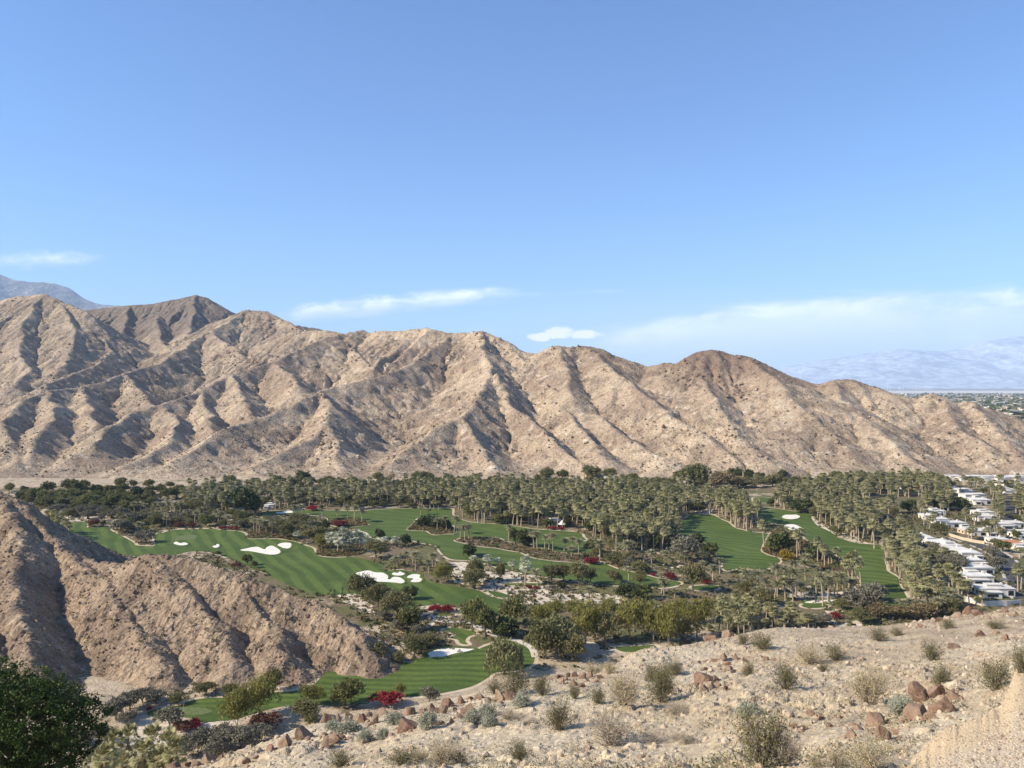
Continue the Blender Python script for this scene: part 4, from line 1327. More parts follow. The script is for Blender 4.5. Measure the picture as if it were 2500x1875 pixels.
def houses(reg, rows, place, adj="white flat-roofed house", detail=True):
    rows = sorted(rows, key=lambda r: r[0]); n = len(rows)
    x0, y0, k = REGION[reg]
    for i, (X, Y, w, d, h, wing, *rest) in enumerate(rows):
        w *= RNG.uniform(.82, 1.05); d *= RNG.uniform(.8, 1.1); h *= RNG.uniform(.86, 1.05)
        x, y = at(x0 + X * k, y0 + Y * k)
        extra = rest[0] if rest else None
        lab = f"{adj} {place}" if n == 1 else f"{adj} {place}, {ORD[i + 1]} from left"
        house(x, y + d / 2 + 1, w, d, h, RAD(RNG.uniform(-6, 6) + (rest[1] if len(rest) > 1 else 0)), lab, f"{adj}s {place}" if n > 1 else None, extra == 'tile', wing, detail)
        PLACED_XY.append((x, y + d / 2, 9))


houses('E', [(1240, 745, 11, 12, 3.6, 0), (1345, 780, 12, 13, 3.8, 1), (1450, 800, 11, 13, 3.6, 2), (1530, 835, 12, 13, 4.0, 1), (1610, 880, 12, 12, 3.6, 3), (1720, 915, 12, 12, 4.0, 0)], "in the white terrace beside the road")
houses('H', [(1830, 300, 15, 10, 3.4, 2), (1880, 358, 16, 9, 3.3, 3), (1890, 430, 16, 9, 3.5, 5), (2020, 530, 18, 10, 3.6, 1)], "below the terrace, lower right")
houses('E', [(820, 510, 12, 10, 4.0, 1)], "alone among palms left of the terrace")
houses('E', [(1380, 480, 13, 11, 3.8, 1), (1330, 520, 12, 10, 3.5, 2), (1420, 560, 13, 10, 3.6, 3), (1560, 600, 14, 9, 3.4, 0)], "in the cluster above the terrace")
houses('E', [(1820, 370, 16, 12, 3.8, 3), (1850, 490, 14, 12, 3.8, 1), (1870, 535, 13, 10, 3.6, 2)], "left of the upper road")
houses('E', [(1830, 680, 14, 10, 3.4, 0), (2030, 610, 14, 11, 3.6, 2), (2150, 600, 13, 10, 3.5, 3), (1700, 660, 9, 8, 3.2, 4)], "across the road from the terrace")
houses('E', [(2130, 800, 13, 11, 3.4, 2, 'tile')], "right of the road bend", "orange tile-roofed house")
houses('E', [(2000, 760, 12, 9, 3.2, 0), (2230, 810, 12, 10, 3.4, 3), (2240, 700, 12, 10, 3.4, 1)], "near the orange tiled roof")
houses('E', [(1560, 250, 13, 11, 3.8, 1), (1640, 260, 13, 10, 3.6, 2), (1700, 310, 12, 10, 3.6, 0), (1780, 310, 13, 10, 3.8, 3)], "in the far cluster by the palms", "small white house", False)
houses('E', [(1560, 130, 16, 12, 4, 0), (1660, 138, 16, 12, 4, 1), (1770, 132, 17, 12, 4, 2), (1880, 135, 16, 12, 4, 3), (2010, 135, 17, 12, 4, 1), (2100, 138, 16, 12, 4, 0), (2190, 132, 17, 12, 4, 2), (2060, 190, 15, 12, 4, 3), (2080, 260, 14, 12, 4, 1)], "in the farthest row under the mountain", "tiny white house", False)
houses('E', [(180, 145, 16, 8, 4, 2), (320, 180, 14, 8, 3.6, 0), (1010, 110, 16, 9, 4, 1)], "half hidden in the far palms", "tiny pale house", False)
houses('B', [(620, 412, 8, 6, 3.4, 1)], "beside the dark evergreens left of centre", "small white building", False)
houses('C', [(1330, 132, 12, 7, 3.4, 2), (1970, 138, 14, 7, 3.4, 0)], "under trees at the mountain foot", "small pale roofed house", False)


def wall(pts, h, mat, label, thick=.3):
    s = Shape()
    for (xa, ya), (xb, yb) in zip(pts[:-1], pts[1:]):
        L = math.hypot(xb - xa, yb - ya); ux, uy = (xb - xa) / L, (yb - ya) / L
        nx, ny = -uy * thick / 2, ux * thick / 2
        c = [(xa + nx, ya + ny), (xb + nx, yb + ny), (xb - nx, yb - ny), (xa - nx, ya - ny)]
        V = [(*q, -.3) for q in c] + [(*q, h) for q in c]
        s.add(V, np.array([(0, 1, 2, 3), (7, 6, 5, 4), (0, 4, 5, 1), (1, 5, 6, 2), (2, 6, 7, 3), (3, 7, 4, 0)]))
    o = add_obj("garden_wall", s.mesh("garden_wall", [mat]))
    tag(o, label, "wall")


P_ = lambda reg, pts: [at(*q) for q in PX(reg, pts)]
wall(P_('E', [(1465, 668), (1600, 712), (1700, 735), (1825, 755)]), 1.9, M_TANW, "tan garden wall along the far side of the road")
wall(P_('H', [(1745, 560), (1900, 600), (2080, 598), (2190, 590)]), 2.4, M_WHITE, "long white boundary wall at the foot of the houses")
wall(P_('D', [(775, 415), (860, 418), (945, 422)]), 1.2, M_TANW, "low tan stone wall at the head of the striped fairway")
wall(P_('D', [(800, 445), (870, 450)]), .9, M_TANW, "short lower stone wall before the striped fairway's head")

road_pts = [at(*PX('E', [p])[0]) for p in [(2090, 330), (2090, 400), (2075, 500), (1960, 600)]]
Q, N = strip_patch("road", [at(*PX('E', [p])[0]) for p in [(2070, 330), (2095, 370), (2090, 430), (2080, 520)]], 9, .05, M_ROAD)
rd = [at(*PX(r, [p])[0]) for r, p in [('E', (1560, 690)), ('E', (1680, 730)), ('E', (1800, 775)), ('E', (1920, 830)), ('E', (2020, 900)), ('E', (2080, 990)), ('H', (2150, 370)), ('H', (2170, 440)), ('H', (2230, 560))]]
Q, N = strip_patch("road", rd, 8.5, .055, M_ROAD)
strip_patch("pavement", Q[::4] + N[::4] * 5.4, 1.6, .12, M_KERB)
strip_patch("pavement", Q[::4] - N[::4] * 5.4, 1.6, .124, M_KERB)


def car(reg, X, Y, rz, paint, label):
    x0, y0, k = REGION[reg]
    x, y = at(x0 + X * k, y0 + Y * k)
    root = empty("parked_car", (x, y, .06), rz); tag(root, label, "car")
    prof = [(-2.2, .35), (-2.25, .75), (-2.1, .95), (-1.4, 1.0), (-.8, 1.45), (.7, 1.48), (1.3, 1.0), (2.1, .88), (2.25, .6), (2.2, .35)]
    s = Shape(); n = len(prof)
    V = [(a, -.86, b) for a, b in prof] + [(a, .86, b) for a, b in prof]
    for i in range(n - 1):
        s.add([V[i], V[i + 1], V[n + i + 1], V[n + i]], np.array([(0, 1, 2, 3)]))
    c0, c1 = (0, -.86, .7), (0, .86, .7)
    for i in range(n - 1):
        s.add([V[i], V[i + 1], c0], np.array([(0, 2, 1)])); s.add([V[n + i], V[n + i + 1], c1], np.array([(0, 1, 2)]))
    add_obj("body", s.mesh("car_body", [paint]), root)
    g = Shape()
    for sy in (-.863, .863):
        g.add([(-1.2, sy, 1.02), (-.75, sy, 1.38), (.65, sy, 1.40), (1.1, sy, 1.02)], np.array([(0, 1, 2, 3)]))
    add_obj("side_window", g.mesh("car_glass", [M_GLASS]), root)
    for wx in (-1.4, 1.4):
        for wy in (-.8, .8):
            add_obj("wheel", Shape().add(*tube([(wx, wy - .1, .33), (wx, wy - .09, .33), (wx, wy + .09, .33), (wx, wy + .1, .33)], [.05, .33, .33, .05], 14)).mesh("car_wheel", [M_TYRE]), root)


car('H', 2065, 408, RAD(100), M_CAR1, "grey parked car at the kerb right of the white roofs")
car('E', 2070, 492, RAD(85), M_CAR2, "dark blue car on the upper road")


def pavilion():
    x, y = at(*PX('C', [(1420, 575)])[0])
    root = empty("pavilion", (x, y + 3, 0)); tag(root, "small white open-fronted pavilion under the central palms", "pavilion")
    s = Shape(); w, d, h = 8, 6, 4.4
    box(s, -w / 2, w / 2, d / 2 - .3, d / 2, -.3, h)
    box(s, -w / 2, -w / 2 + .3, -d / 2, d / 2 - .303, -.3, h); box(s, w / 2 - .3, w / 2, -d / 2, d / 2 - .303, -.3, h)
    box(s, -w / 2 + .303, w / 2 - .303, -d / 2 + .02, -d / 2 + .3, 2.9, h)
    box(s, -.25, .25, -d / 2 + .04, -d / 2 + .3, -.3, 2.897)
    add_obj("wall", s.mesh("pavilion_wall", [M_WHITE]), root)
    add_obj("roof", box(Shape(), -w / 2 - .3, w / 2 + .3, -d / 2 - .3, d / 2 + .3, h + .003, h + .35).mesh("pavilion_roof", [M_WHITE]), root)
    x, y = at(*PX('C', [(1492, 590)])[0])
    tent = empty("tent", (x, y + 2, 0)); tag(tent, "pale conical tent right of the white pavilion", "tent")
    c = Shape()
    n = 12; th = np.arange(n) / n * 2 * np.pi
    ring = lambda r, z: np.stack([np.cos(th) * r, np.sin(th) * r, np.full(n, z)], 1)
    Vv = np.concatenate([ring(3.2, 2.0), ring(1.6, 3.0), ring(.12, 4.9)])
    i = np.arange(n)
    Fq = np.concatenate([np.stack([i + o, (i + 1) % n + o, (i + 1) % n + o + n, i + o + n], 1) for o in (0, n)])
    c.add(Vv, Fq)
    add_obj("canopy", c.mesh("tent_canopy", [M_CANVAS]), tent)
    for q in range(0, n, 2):
        add_obj("pole", Shape().add(*tube([(math.cos(th[q]) * 3.1, math.sin(th[q]) * 3.1, -.2), (math.cos(th[q]) * 3.1, math.sin(th[q]) * 3.1, 2.02)], [.06, .06], 6)).mesh("tent_pole", [M_STEEL]), tent)


pavilion()


def golf_flag(reg, X, Y, label, mat):
    x, y = at(*PX(reg, [(X, Y)])[0])
    root = empty("golf_flag", (x, y, .1)); tag(root, label, "golf flag", "golf flags")
    add_obj("pole", Shape().add(*tube([(0, 0, 0), (0, 0, 2.3)], [.03, .025], 6)).mesh("flag_pole", [M_STEEL]), root)
    add_obj("flag", Shape().add([(0.02, 0, 2.28), (.62, .06, 2.2), (.6, .1, 1.85), (.02, 0, 1.88)], np.array([(0, 3, 2, 1)])).mesh("flag_cloth", [mat]), root)


golf_flag('A', 1872, 655, "small white golf flag on the left green", M_STEEL)
golf_flag('D', 1522, 415, "small white golf flag on the far right green", M_STEEL)
golf_flag(4, 1100, 645, "small red golf flag on the nearest green", M_REDC)


def cactus(reg, X, Yb, Yt, label):
    x0, y0, k = REGION[reg]
    x, y = at(x0 + X * k, y0 + Yb * k)
    h = (Yb - Yt) * k / F0 * y
    root = empty("saguaro_cactus", (x, y, 0)); tag(root, label, "cactus", "saguaro cacti on the golf course")
    add_obj("stem", Shape().add(*tube([(0, 0, -.2), (0, 0, h * .5), (0, 0, h * .93), (0, 0, h)], [.22, .28, .24, .05], 10)).mesh("cactus_stem", [B_CACTUS]), root)
    for sg in (-1, 1):
        z = h * RNG.uniform(.35, .55)
        add_obj("arm", Shape().add(*tube([(sg * .2, 0, z), (sg * .55, 0, z + .1), (sg * .62, 0, z + .5), (sg * .62, 0, z + h * .3)], [.13, .15, .15, .06], 8)).mesh("cactus_arm", [B_CACTUS]), root)


cactus('F', 145, 438, 362, "tallest saguaro cactus, at the tip of the hill")
cactus('F', 25, 435, 385, "short saguaro cactus at the hill, left of a pair")
cactus('F', 66, 436, 388, "short saguaro cactus between two others by the hill")
cactus('F', 1345, 555, 485, "saguaro cactus alone on the fairway's near edge")


def parasol(reg, X, Y, label):
    x, y = at(*PX(reg, [(X, Y)])[0])
    root = empty("patio_umbrella", (x, y, 0)); tag(root, label, "patio umbrella", "yellow patio umbrellas")
    add_obj("pole", Shape().add(*tube([(0, 0, 0), (0, 0, 2.4)], [.04, .04], 6)).mesh("umbrella_pole", [M_STEEL]), root)
    n = 8; th = np.arange(n) / n * 2 * np.pi
    V = np.concatenate([np.stack([np.cos(th) * 1.7, np.sin(th) * 1.7, np.full(n, 2.05)], 1), [[0, 0, 2.65]]])
    i = np.arange(n)
    add_obj("canopy", Shape().add(V, np.stack([i, (i + 1) % n, np.full(n, n)], 1)).mesh("umbrella_canopy", [M_YEL]), root)


parasol('H', 1855, 575, "yellow patio umbrella behind the white wall, farther one")
parasol('H', 1872, 592, "yellow patio umbrella behind the white wall, nearer one")

# ------------------------------------------------------------------ out in the big valley
tb = Shape()
tb.add(*tube([(0, 0, 0), (0, 0, 78)], [2.6, 1.6], 8))
for q in range(3):
    a = q * 2 * math.pi / 3 + .4
    d = np.array([math.cos(a), 0, math.sin(a)]); e = np.array([-d[2], 0, d[0]])
    tb.add([np.array([0, -3, 78]) - e * 1.4, np.array([0, -3, 78]) + e * 1.4, np.array([0, -3, 78]) + d * 40 + e * .5, np.array([0, -3, 78]) + d * 40 - e * .5], np.array([(0, 1, 2, 3)]))
tme = tb.mesh("wind_turbine", [M_STEEL])
for px in (1622, 1634, 1672, 1680, 1690, 1732, 1742, 1748, 1756, 1765, 1775, 1783, 1792, 1798, 1806, 1814, 1823):
    X = 1250 + px * .5651
    o = bpy.data.objects.new("wind_turbine", tme); COL.objects.link(o)
    D = 15500 + RNG.uniform(-700, 700)
    o.location = ((X - 1250) / F0 * D, D, 0); o.rotation_euler = (0, 0, RNG.uniform(-.4, .4))
    tag(o, "tiny white wind turbine in the faint row on the horizon", "wind turbine", "wind turbines on the horizon")


def town():
    rng = np.random.default_rng(8)
    N = 2600
    D = np.exp(rng.uniform(math.log(1500), math.log(9500), N)); u = rng.uniform(2050, 3300, N)
    x = (u - 1250) / F0 * D
    s = Shape(); Vs, n = [], 0; Fs = []; Ms = []
    base = np.array([(a, b, c) for c in (0, 1) for b in (-.5, .5) for a in (-.5, .5)])
    bf = np.array([(0, 2, 3, 1), (4, 5, 7, 6), (0, 1, 5, 4), (2, 6, 7, 3), (0, 4, 6, 2), (1, 3, 7, 5)])
    for i in range(N):
        w = rng.uniform(14, 60) * (1 + (D[i] > 4000) * .8)
        V = base * [w, rng.uniform(12, 35), rng.uniform(4, 9)] + [x[i], D[i], 0]
        Vs.append(V); Fs.append(bf + n); Ms.append(np.full(6, int(rng.integers(0, 3)))); n += 8
    o = add_obj("distant_town", mesh_data("distant_town", np.concatenate(Vs), np.concatenate(Fs), [M_WHITE, M_TANW, M_KERB], np.concatenate(Ms)))
    tag(o, "distant town of pale low buildings on the valley floor", "town", None, 'stuff')
    N = 5200
    D = np.exp(rng.uniform(math.log(1300), math.log(9000), N)); u = rng.uniform(2000, 3300, N)
    undergrowth("distant_trees", [L_DARK, L_GREEN], np.stack([(u - 1250) / F0 * D, D], 1), 11, rng, 9, .9, "dark tree tops among the distant town's roofs", "trees")


town()
# ------------------------------------------------------------------ trees one by one
family('green', 'A', [(85, 245, 212, 50), (465, 258, 205, 62), (700, 262, 208, 85), (820, 225, 182, 52), (1165, 205, 165, 60), (1310, 205, 170, 42), (1445, 205, 170, 50), (1660, 210, 185, 40)], "along the pale wash under the mountain")
family('dark', 'A', [(240, 265, 228, 42), (950, 305, 235, 55), (1340, 325, 260, 70)], "in the green belt on the left")
family('green', 'A', [(280, 320, 290, 60), (440, 360, 315, 90), (580, 360, 328, 80), (790, 260, 240, 75), (690, 360, 335, 60), (770, 395, 350, 70), (880, 405, 340, 75), (1080, 410, 345, 95)], "in front row of the left tree belt")
family('green', 'A', [(1060, 275, 240, 60), (1190, 255, 225, 70), (1250, 395, 340, 60), (1225, 430, 390, 60), (1460, 275, 245, 60), (1560, 260, 225, 55), (1640, 320, 275, 70), (1720, 310, 260, 65), (1760, 255, 225, 50)], "in the tree belt left of the palm rows")
family('grey', 'A', [(1190, 640, 575, 90), (1340, 560, 510, 90), (1420, 740, 690, 85), (1480, 545, 505, 80), (1090, 500, 470, 60), (1550, 560, 530, 50), (570, 455, 420, 80), (600, 388, 360, 80)], "in the desert strip behind the left green")
family('rust', 'A', [(910, 585, 545, 60), (1760, 590, 560, 50), (1880, 590, 570, 45)], "beside the left green")
family('olive', 'A', [(1010, 580, 540, 28), (690, 480, 450, 50), (740, 470, 440, 55)], "between the left fairway and the tree belt")
family('dark', 'B', [(400, 465, 350, 140), (250, 400, 340, 100), (490, 205, 155, 45)], "in the massive dark clump left of centre")
family('dark', 'B', [(960, 142, 110, 75)], "alone against the mountain foot")
family('green', 'B', [(1690, 150, 120, 65), (2140, 135, 105, 60), (250, 180, 140, 60), (700, 190, 150, 60), (1150, 200, 165, 50), (450, 465, 445, 50)], "behind the palm belt")
family('olive', 'B', [(800, 690, 620, 90), (1060, 742, 670, 110)], "right of the first date palm cluster")
family('yellow', 'B', [(1140, 800, 745, 80)], "at the tip of the silver palm island")
family('dark', 'B', [(1170, 625, 580, 50), (1110, 600, 570, 30)], "standing upright left of the red bougainvillea")
family('olive', 'B', [(1400, 385, 330, 80), (1490, 412, 360, 60)], "over the date palms by the red bougainvillea")
family('olive', 'B', [(1670, 890, 820, 115)], "right of the silver palm island")
family('dark', 'B', [(1960, 765, 715, 50), (1710, 705, 660, 50)], "beside the silver palms in mid course")
family('red', 'B', [(1320, 585, 560, 70)], "in a round mound on the pale-edged island")
family('red', 'B', [(1065, 425, 410, 60)], "below the dark palms, far left course")
family('red', 'B', [(170, 612, 603, 38), (250, 612, 600, 30), (310, 614, 606, 28)], "along the left green's back edge")
family('rust', 'B', [(310, 975, 955, 45)], "on the sandy spit beside the hill")
family('green', 'B', [(420, 960, 910, 50), (490, 985, 950, 35), (130, 870, 850, 30)], "on the sandy spit beside the hill")
family('green', 'C', [(195, 142, 105, 45), (90, 145, 110, 60), (380, 145, 120, 50), (620, 145, 115, 45), (1330, 132, 90, 80), (1500, 125, 90, 65), (1270, 155, 125, 50), (1790, 115, 75, 90), (1950, 125, 95, 80), (2180, 145, 120, 60), (230, 195, 165, 40)], "at the mountain foot behind the grove")
family('dark', 'C', [(1030, 745, 670, 62), (1110, 775, 690, 70), (1170, 775, 690, 60)], "in the square dark clump on the fairway island")
family('dark', 'C', [(150, 585, 535, 60), (260, 600, 550, 60), (350, 605, 560, 55), (90, 580, 545, 35)], "on the planting island with three date palms")
family('dark', 'C', [(585, 885, 835, 62)], "low and round above the silver palms")
family('green', 'C', [(1790, 845, 795, 85), (2080, 720, 660, 80)], "at the right end of the centre fairway")
family('dark', 'C', [(1240, 540, 440, 80), (1540, 545, 450, 55), (930, 540, 480, 50), (1060, 550, 500, 50), (1780, 380, 330, 55)], "in shade under the palm grove")
family('red', 'C', [(1780, 945, 920, 68)], "at the end of the rust planting strip")
family('red', 'C', [(1400, 612, 602, 40), (1480, 618, 606, 40)], "by the white pavilion")
family('green', 'D', [(790, 165, 100, 130), (640, 130, 95, 60), (870, 170, 110, 60)], "in the tall green clump at the mountain foot")
family('tan', 'D', [(1040, 205, 150, 130), (1210, 205, 160, 80)], "broad and dome-shaped before the far dark trees")
family('dark', 'D', [(1165, 125, 80, 70), (1310, 135, 90, 60), (1420, 125, 100, 45), (1630, 115, 80, 50)], "in the far dark row under the mountain")
family('olive', 'D', [(1540, 195, 145, 90), (1370, 205, 175, 70)], "behind the distant strip of fairway")
family('grey', 'D', [(690, 935, 800, 165), (580, 765, 720, 95)], "in the wide grey clump left of striped fairway")
family('dark', 'D', [(820, 770, 730, 80), (930, 885, 820, 70), (60, 690, 640, 85)], "left of the striped fairway")
family('dark', 'D', [(1640, 855, 760, 115)], "in the middle of the palm island")
family('gold', 'D', [(1680, 925, 885, 90)], "below the dark tree on the palm island")
family('yellow', 'D', [(1515, 830, 775, 55)], "left of the dark palm island tree")
family('dark', 'D', [(1950, 900, 840, 70), (1820, 445, 400, 90), (1530, 378, 350, 38)], "around the two right fairways")
family('green', 'E', [(380, 155, 110, 70), (620, 115, 90, 55), (2120, 98, 80, 55), (1680, 155, 132, 42), (2050, 195, 165, 42)], "among the far white houses")
family('dark', 'E', [(1340, 410, 370, 90), (1480, 420, 385, 90), (1600, 420, 380, 80), (1090, 450, 390, 75)], "in the long dark hedge by the houses")  # leftmost tree is a dark mass added in place of a building's shadow
family('olive', 'E', [(1400, 660, 610, 80), (1860, 605, 570, 65)], "behind the white terrace")
family('grey', 'E', [(1900, 880, 830, 80), (1410, 890, 855, 62), (1960, 1010, 930, 80)], "in front of the white terrace")
family('olive', 'F', [(340, 475, 375, 150), (480, 565, 455, 130), (670, 685, 545, 150)], "in the clump below the largest bunker")
family('dark', 'F', [(790, 490, 440, 75)], "right of the mesquite clump by largest bunker")
family('green', 'F', [(800, 795, 680, 110)], "at the sandy bend near the hill")
family('green', 'F', [(1410, 775, 630, 115), (1550, 845, 685, 115)], "with pale trunk beside the cart path")
family('olive', 'F', [(1430, 385, 295, 115), (1450, 330, 200, 110), (1690, 312, 195, 60)], "on the sandy bank below the silver palms")
family('yellow', 'F', [(1110, 330, 230, 95)], "above the curve of pale fairway edging")
family('dark', 'F', [(1390, 62, 15, 62)], "at the near edge of the centre fairway")
family('green', 'F', [(1810, 745, 600, 115)], "at the left end of the palo verde row")
family('grey', 'F', [(980, 925, 870, 75), (870, 830, 790, 60), (850, 965, 920, 100), (700, 790, 740, 70), (560, 700, 650, 70)], "on the slope left of the small green")
family('dark', 'F', [(1740, 855, 800, 130)], "low and wide beside the path")
family('red', 'F', [(1040, 618, 592, 65), (1170, 615, 585, 68)], "above the small oval tee")
family('red', 'F', [(1745, 382, 376, 14), (1960, 385, 374, 38), (2030, 392, 380, 30)], "on the sandy bank with rust tufts")
family('olive', 'G', [(190, 335, 225, 90), (300, 335, 225, 80), (450, 365, 225, 95), (570, 335, 235, 55), (800, 355, 265, 75), (1050, 365, 265, 60)], "in the row along the centre fairway")
family('olive', 'G', [(1570, 420, 245, 125), (780, 155, 125, 90), (1030, 240, 195, 85)], "near the crimson bougainvillea, right of centre")
family('dark', 'G', [(900, 475, 425, 85), (1060, 485, 440, 90), (280, 385, 362, 38)], "low on the sandy ground below the fairway")
family('red', 'G', [(570, 148, 125, 42)], "beside a palm trunk on the pale fairway edge")
family('red', 'G', [(1350, 300, 262, 62), (1180, 265, 252, 25), (1700, 345, 318, 48)], "at the right end of centre fairway")
family('yellow', 'G', [(60, 770, 660, 110), (200, 710, 605, 110), (520, 935, 700, 160), (950, 885, 665, 150), (1180, 905, 685, 150), (1330, 965, 705, 130), (1600, 870, 665, 145), (430, 660, 605, 110), (740, 700, 600, 110), (1420, 740, 620, 100)], "in the tall row behind the rocky spur")
family('olive', 'G', [(700, 935, 730, 120), (1480, 905, 745, 85), (1260, 880, 800, 80)], "in the gap of the palo verde row")
family('willow', 'G', [(230, 1020, 860, 220)], "the larger one, at left end of palo verdes")
family('willow', 5, [(1060, 415, 310, 108)], "the smaller one, overhanging the nearest fairway")
family('olive', 5, [(1300, 330, 200, 105), (1470, 345, 260, 85)], "just behind the larger willow")
family('grey', 'H', [(960, 645, 560, 145), (1060, 565, 480, 85)], "in the dark shady clump at fairway's end")
family('tan', 'H', [(1080, 690, 650, 95), (1400, 695, 670, 110), (1250, 695, 672, 95)], "in the low tan thicket behind the ridge")
family('olive', 'H', [(1660, 690, 620, 95), (800, 625, 600, 60), (950, 735, 695, 85), (1520, 670, 620, 60)], "behind the ridge left of the white wall")
family('red', 'H', [(750, 692, 668, 45)], "on the sandy gap behind the fan palm row")
family('grey', 'H', [(650, 740, 710, 65)], "at the right end of the fan palm row")
family('olive', 4, [(260 + 1380, 520, 445, 62)], "at the hill's foot left of nearest fairway")
family('olive', 5, [(265, 355, 300, 85), (520, 320, 260, 75), (600, 260, 225, 60), (420, 350, 330, 50)], "at the hill's foot above the nearest fairway")

# ------------------------------------------------------------------ palms one by one
family('date', 'H', [(70, 500, 340), (160, 500, 350), (220, 510, 410), (310, 530, 310), (290, 550, 420), (370, 560, 400), (430, 560, 410), (490, 520, 440), (455, 530, 340), (365, 500, 320)], "in the left half of bunker grove")
family('date', 'H', [(610, 540, 400), (660, 600, 380), (700, 570, 400), (715, 520, 390), (750, 530, 385), (770, 535, 370), (820, 540, 370), (875, 520, 400), (440, 420, 270), (525, 400, 265), (605, 400, 300)], "in the right half of bunker grove")
family('fan', 'H', [(865, 500, 250), (885, 510, 235), (955, 460, 260)], "taller than its neighbours, beside the right fairway")
family('fan', 'H', [(620, 265, 100), (655, 250, 160), (675, 300, 150), (730, 280, 200), (785, 275, 170), (705, 290, 190)], "on the right half of the palm island")
family('fan', 'H', [(480, 215, 60), (460, 225, 45), (545, 200, 130), (430, 200, 40), (500, 195, 30)], "rising behind the dark tree")
family('fan', 'H', [(205, 145, -30)], "alone, thin and tall, left of the palm island")
family('fan', 'H', [(1057, 155, -25)], "alone, pale trunked, on the right fairway's far edge")
family('date', 'H', [(525, 330, 215), (450, 330, 270)], "over the golden shrubs")
family('date', 'H', [(1245, 665, 560), (1325, 665, 560), (1410, 665, 570), (1540, 685, 550), (1612, 675, 530), (1780, 560, 420), (1890, 605, 500)], "in a loose row before the white wall")
family('fan', 'H', [(2165, 490, 310), (2190, 470, 330)], "by the grey road at the right edge")
family('date', 'G', [(940, 322, 200), (50, 392, 230), (1260, 445, 340), (1285, 462, 310), (1250, 285, 240), (1470, 335, 300), (890, 355, 318)], "scattered on the centre fairway's near side")
family('date', 'G', [(555, 525, 390), (1390, 475, 400), (1480, 475, 400)], "in the gravelly strip above the palo verdes")
family('date', 'G', [(1760, 345, 190), (1830, 240, 110), (1650, 210, 130)], "at the left edge of the striped fairway")
family('date', 'C', [(1215, 795, 655), (1245, 805, 655)], "beside the square dark clump")
family('date', 'C', [(1320, 812, 685), (1360, 815, 680), (1400, 835, 670), (1510, 825, 715), (1590, 800, 700), (1650, 855, 725), (1580, 885, 790)], "spaced along the rust planting strip")
family('date', 'C', [(965, 738, 590)], "at the left of the square dark clump")
family('date', 'C', [(495, 702, 580), (540, 717, 585), (580, 702, 575)], "in the trio on the strip's left tip")
family('date', 'C', [(435, 657, 505), (360, 617, 500), (270, 627, 515)], "of the three on the dark planting island")
family('fan', 'C', [(110, 468, 390), (180, 468, 415), (240, 415, 340), (283, 418, 345)], "at the far edge of the centre fairway")
family('date', 'C', [(1860, 915, 745), (2030, 905, 770), (2065, 915, 770), (2135, 945, 755)], "right of the centre fairway")
family('date', 'D', [(135, 945, 755), (290, 945, 835), (365, 975, 835), (500, 955, 835)], "left of the wide grey clump")
family('fan', 'D', [(860, 960, 850), (830, 930, 860), (900, 940, 840)], "on the right flank of the grey clump")
family('date', 'B', [(875, 495, 385), (955, 468, 380), (1150, 528, 390), (1400, 518, 395), (1460, 542, 400), (1535, 542, 435), (1290, 475, 415)], "around the round red bougainvillea")
family('date', 'B', [(130, 562, 465), (245, 572, 485), (340, 552, 505), (530, 662, 535), (510, 642, 525), (600, 652, 540), (655, 662, 555), (480, 622, 520), (560, 562, 510)], "in the cluster behind the left green")
family('silver', 'B', [(1230, 805, 690), (1300, 835, 700), (1345, 838, 665), (1400, 832, 700), (1440, 832, 690), (1490, 832, 680), (1525, 832, 700), (1560, 802, 700)], "in the silver palm island")
family('date', 'F', [(830, 170, 60), (860, 215, 50), (990, 245, 120), (1025, 185, 60), (1055, 165, 60), (680, 175, 85), (650, 165, 100), (780, 150, 40)], "in the grove above the notched bunker")
family('silver', 'F', [(1430, 135, 88), (1565, 165, 90), (1670, 155, 108), (1805, 215, 140)], "in the row above the sandy bank")
family('silver', 'F', [(1930, 355, 150)], "twice as tall as others on the sandy bank")
family('silver', 'B', [(1760, 765, 705), (1860, 785, 710), (1010, 610, 580), (1090, 620, 600), (900, 705, 655)], "in the shrubs left of centre")
family('date', 'A', [(1315, 472, 360), (1380, 472, 360), (1425, 452, 370), (1520, 455, 360), (1580, 462, 360), (1640, 445, 350), (1700, 492, 370), (1755, 482, 370)], "in the long row behind the left green")
family('date', 'A', [(1830, 525, 430), (1900, 552, 450), (2020, 445, 340), (1940, 525, 415), (2100, 535, 440), (2150, 562, 455), (1600, 562, 485), (1630, 585, 495)], "in the loose group behind the left green")
family('date', 'A', [(1345, 645, 555), (1385, 625, 555)], "in the desert strip by the left green")
family('fan', 'A', [(470, 650, 460), (540, 655, 455), (590, 670, 490), (640, 700, 535), (560, 690, 520), (690, 715, 565), (500, 670, 500)], "half hidden by the hill, shading the left fairway")

# ------------------------------------------------------------------ groves
GROVE = []
WOODS = np.random.default_rng(77)


def grove(parts, z, spacing, kinds, hh, place, clear=2.0, wide=(1.05, 1.4)):
    P = scatter(parts, z, spacing, WOODS, clear)
    names = list(kinds); w = np.array([kinds[k] for k in names], float); w /= w.sum()
    for x, y in P:
        k = names[int(WOODS.choice(len(names), p=w))]
        h = WOODS.uniform(hh[0] * .78, hh[1])
        if k in ('fan', 'date'):
            h = h if k == 'fan' else h * .78
            sz = h / PALM_H; sx = WOODS.uniform(*wide)
        else:
            sx = WOODS.uniform(.6, 1.1); sz = sx * WOODS.uniform(.85, 1.15)
        GROVE.append((math.hypot(x, y), k, x, y, sx, sz, place))


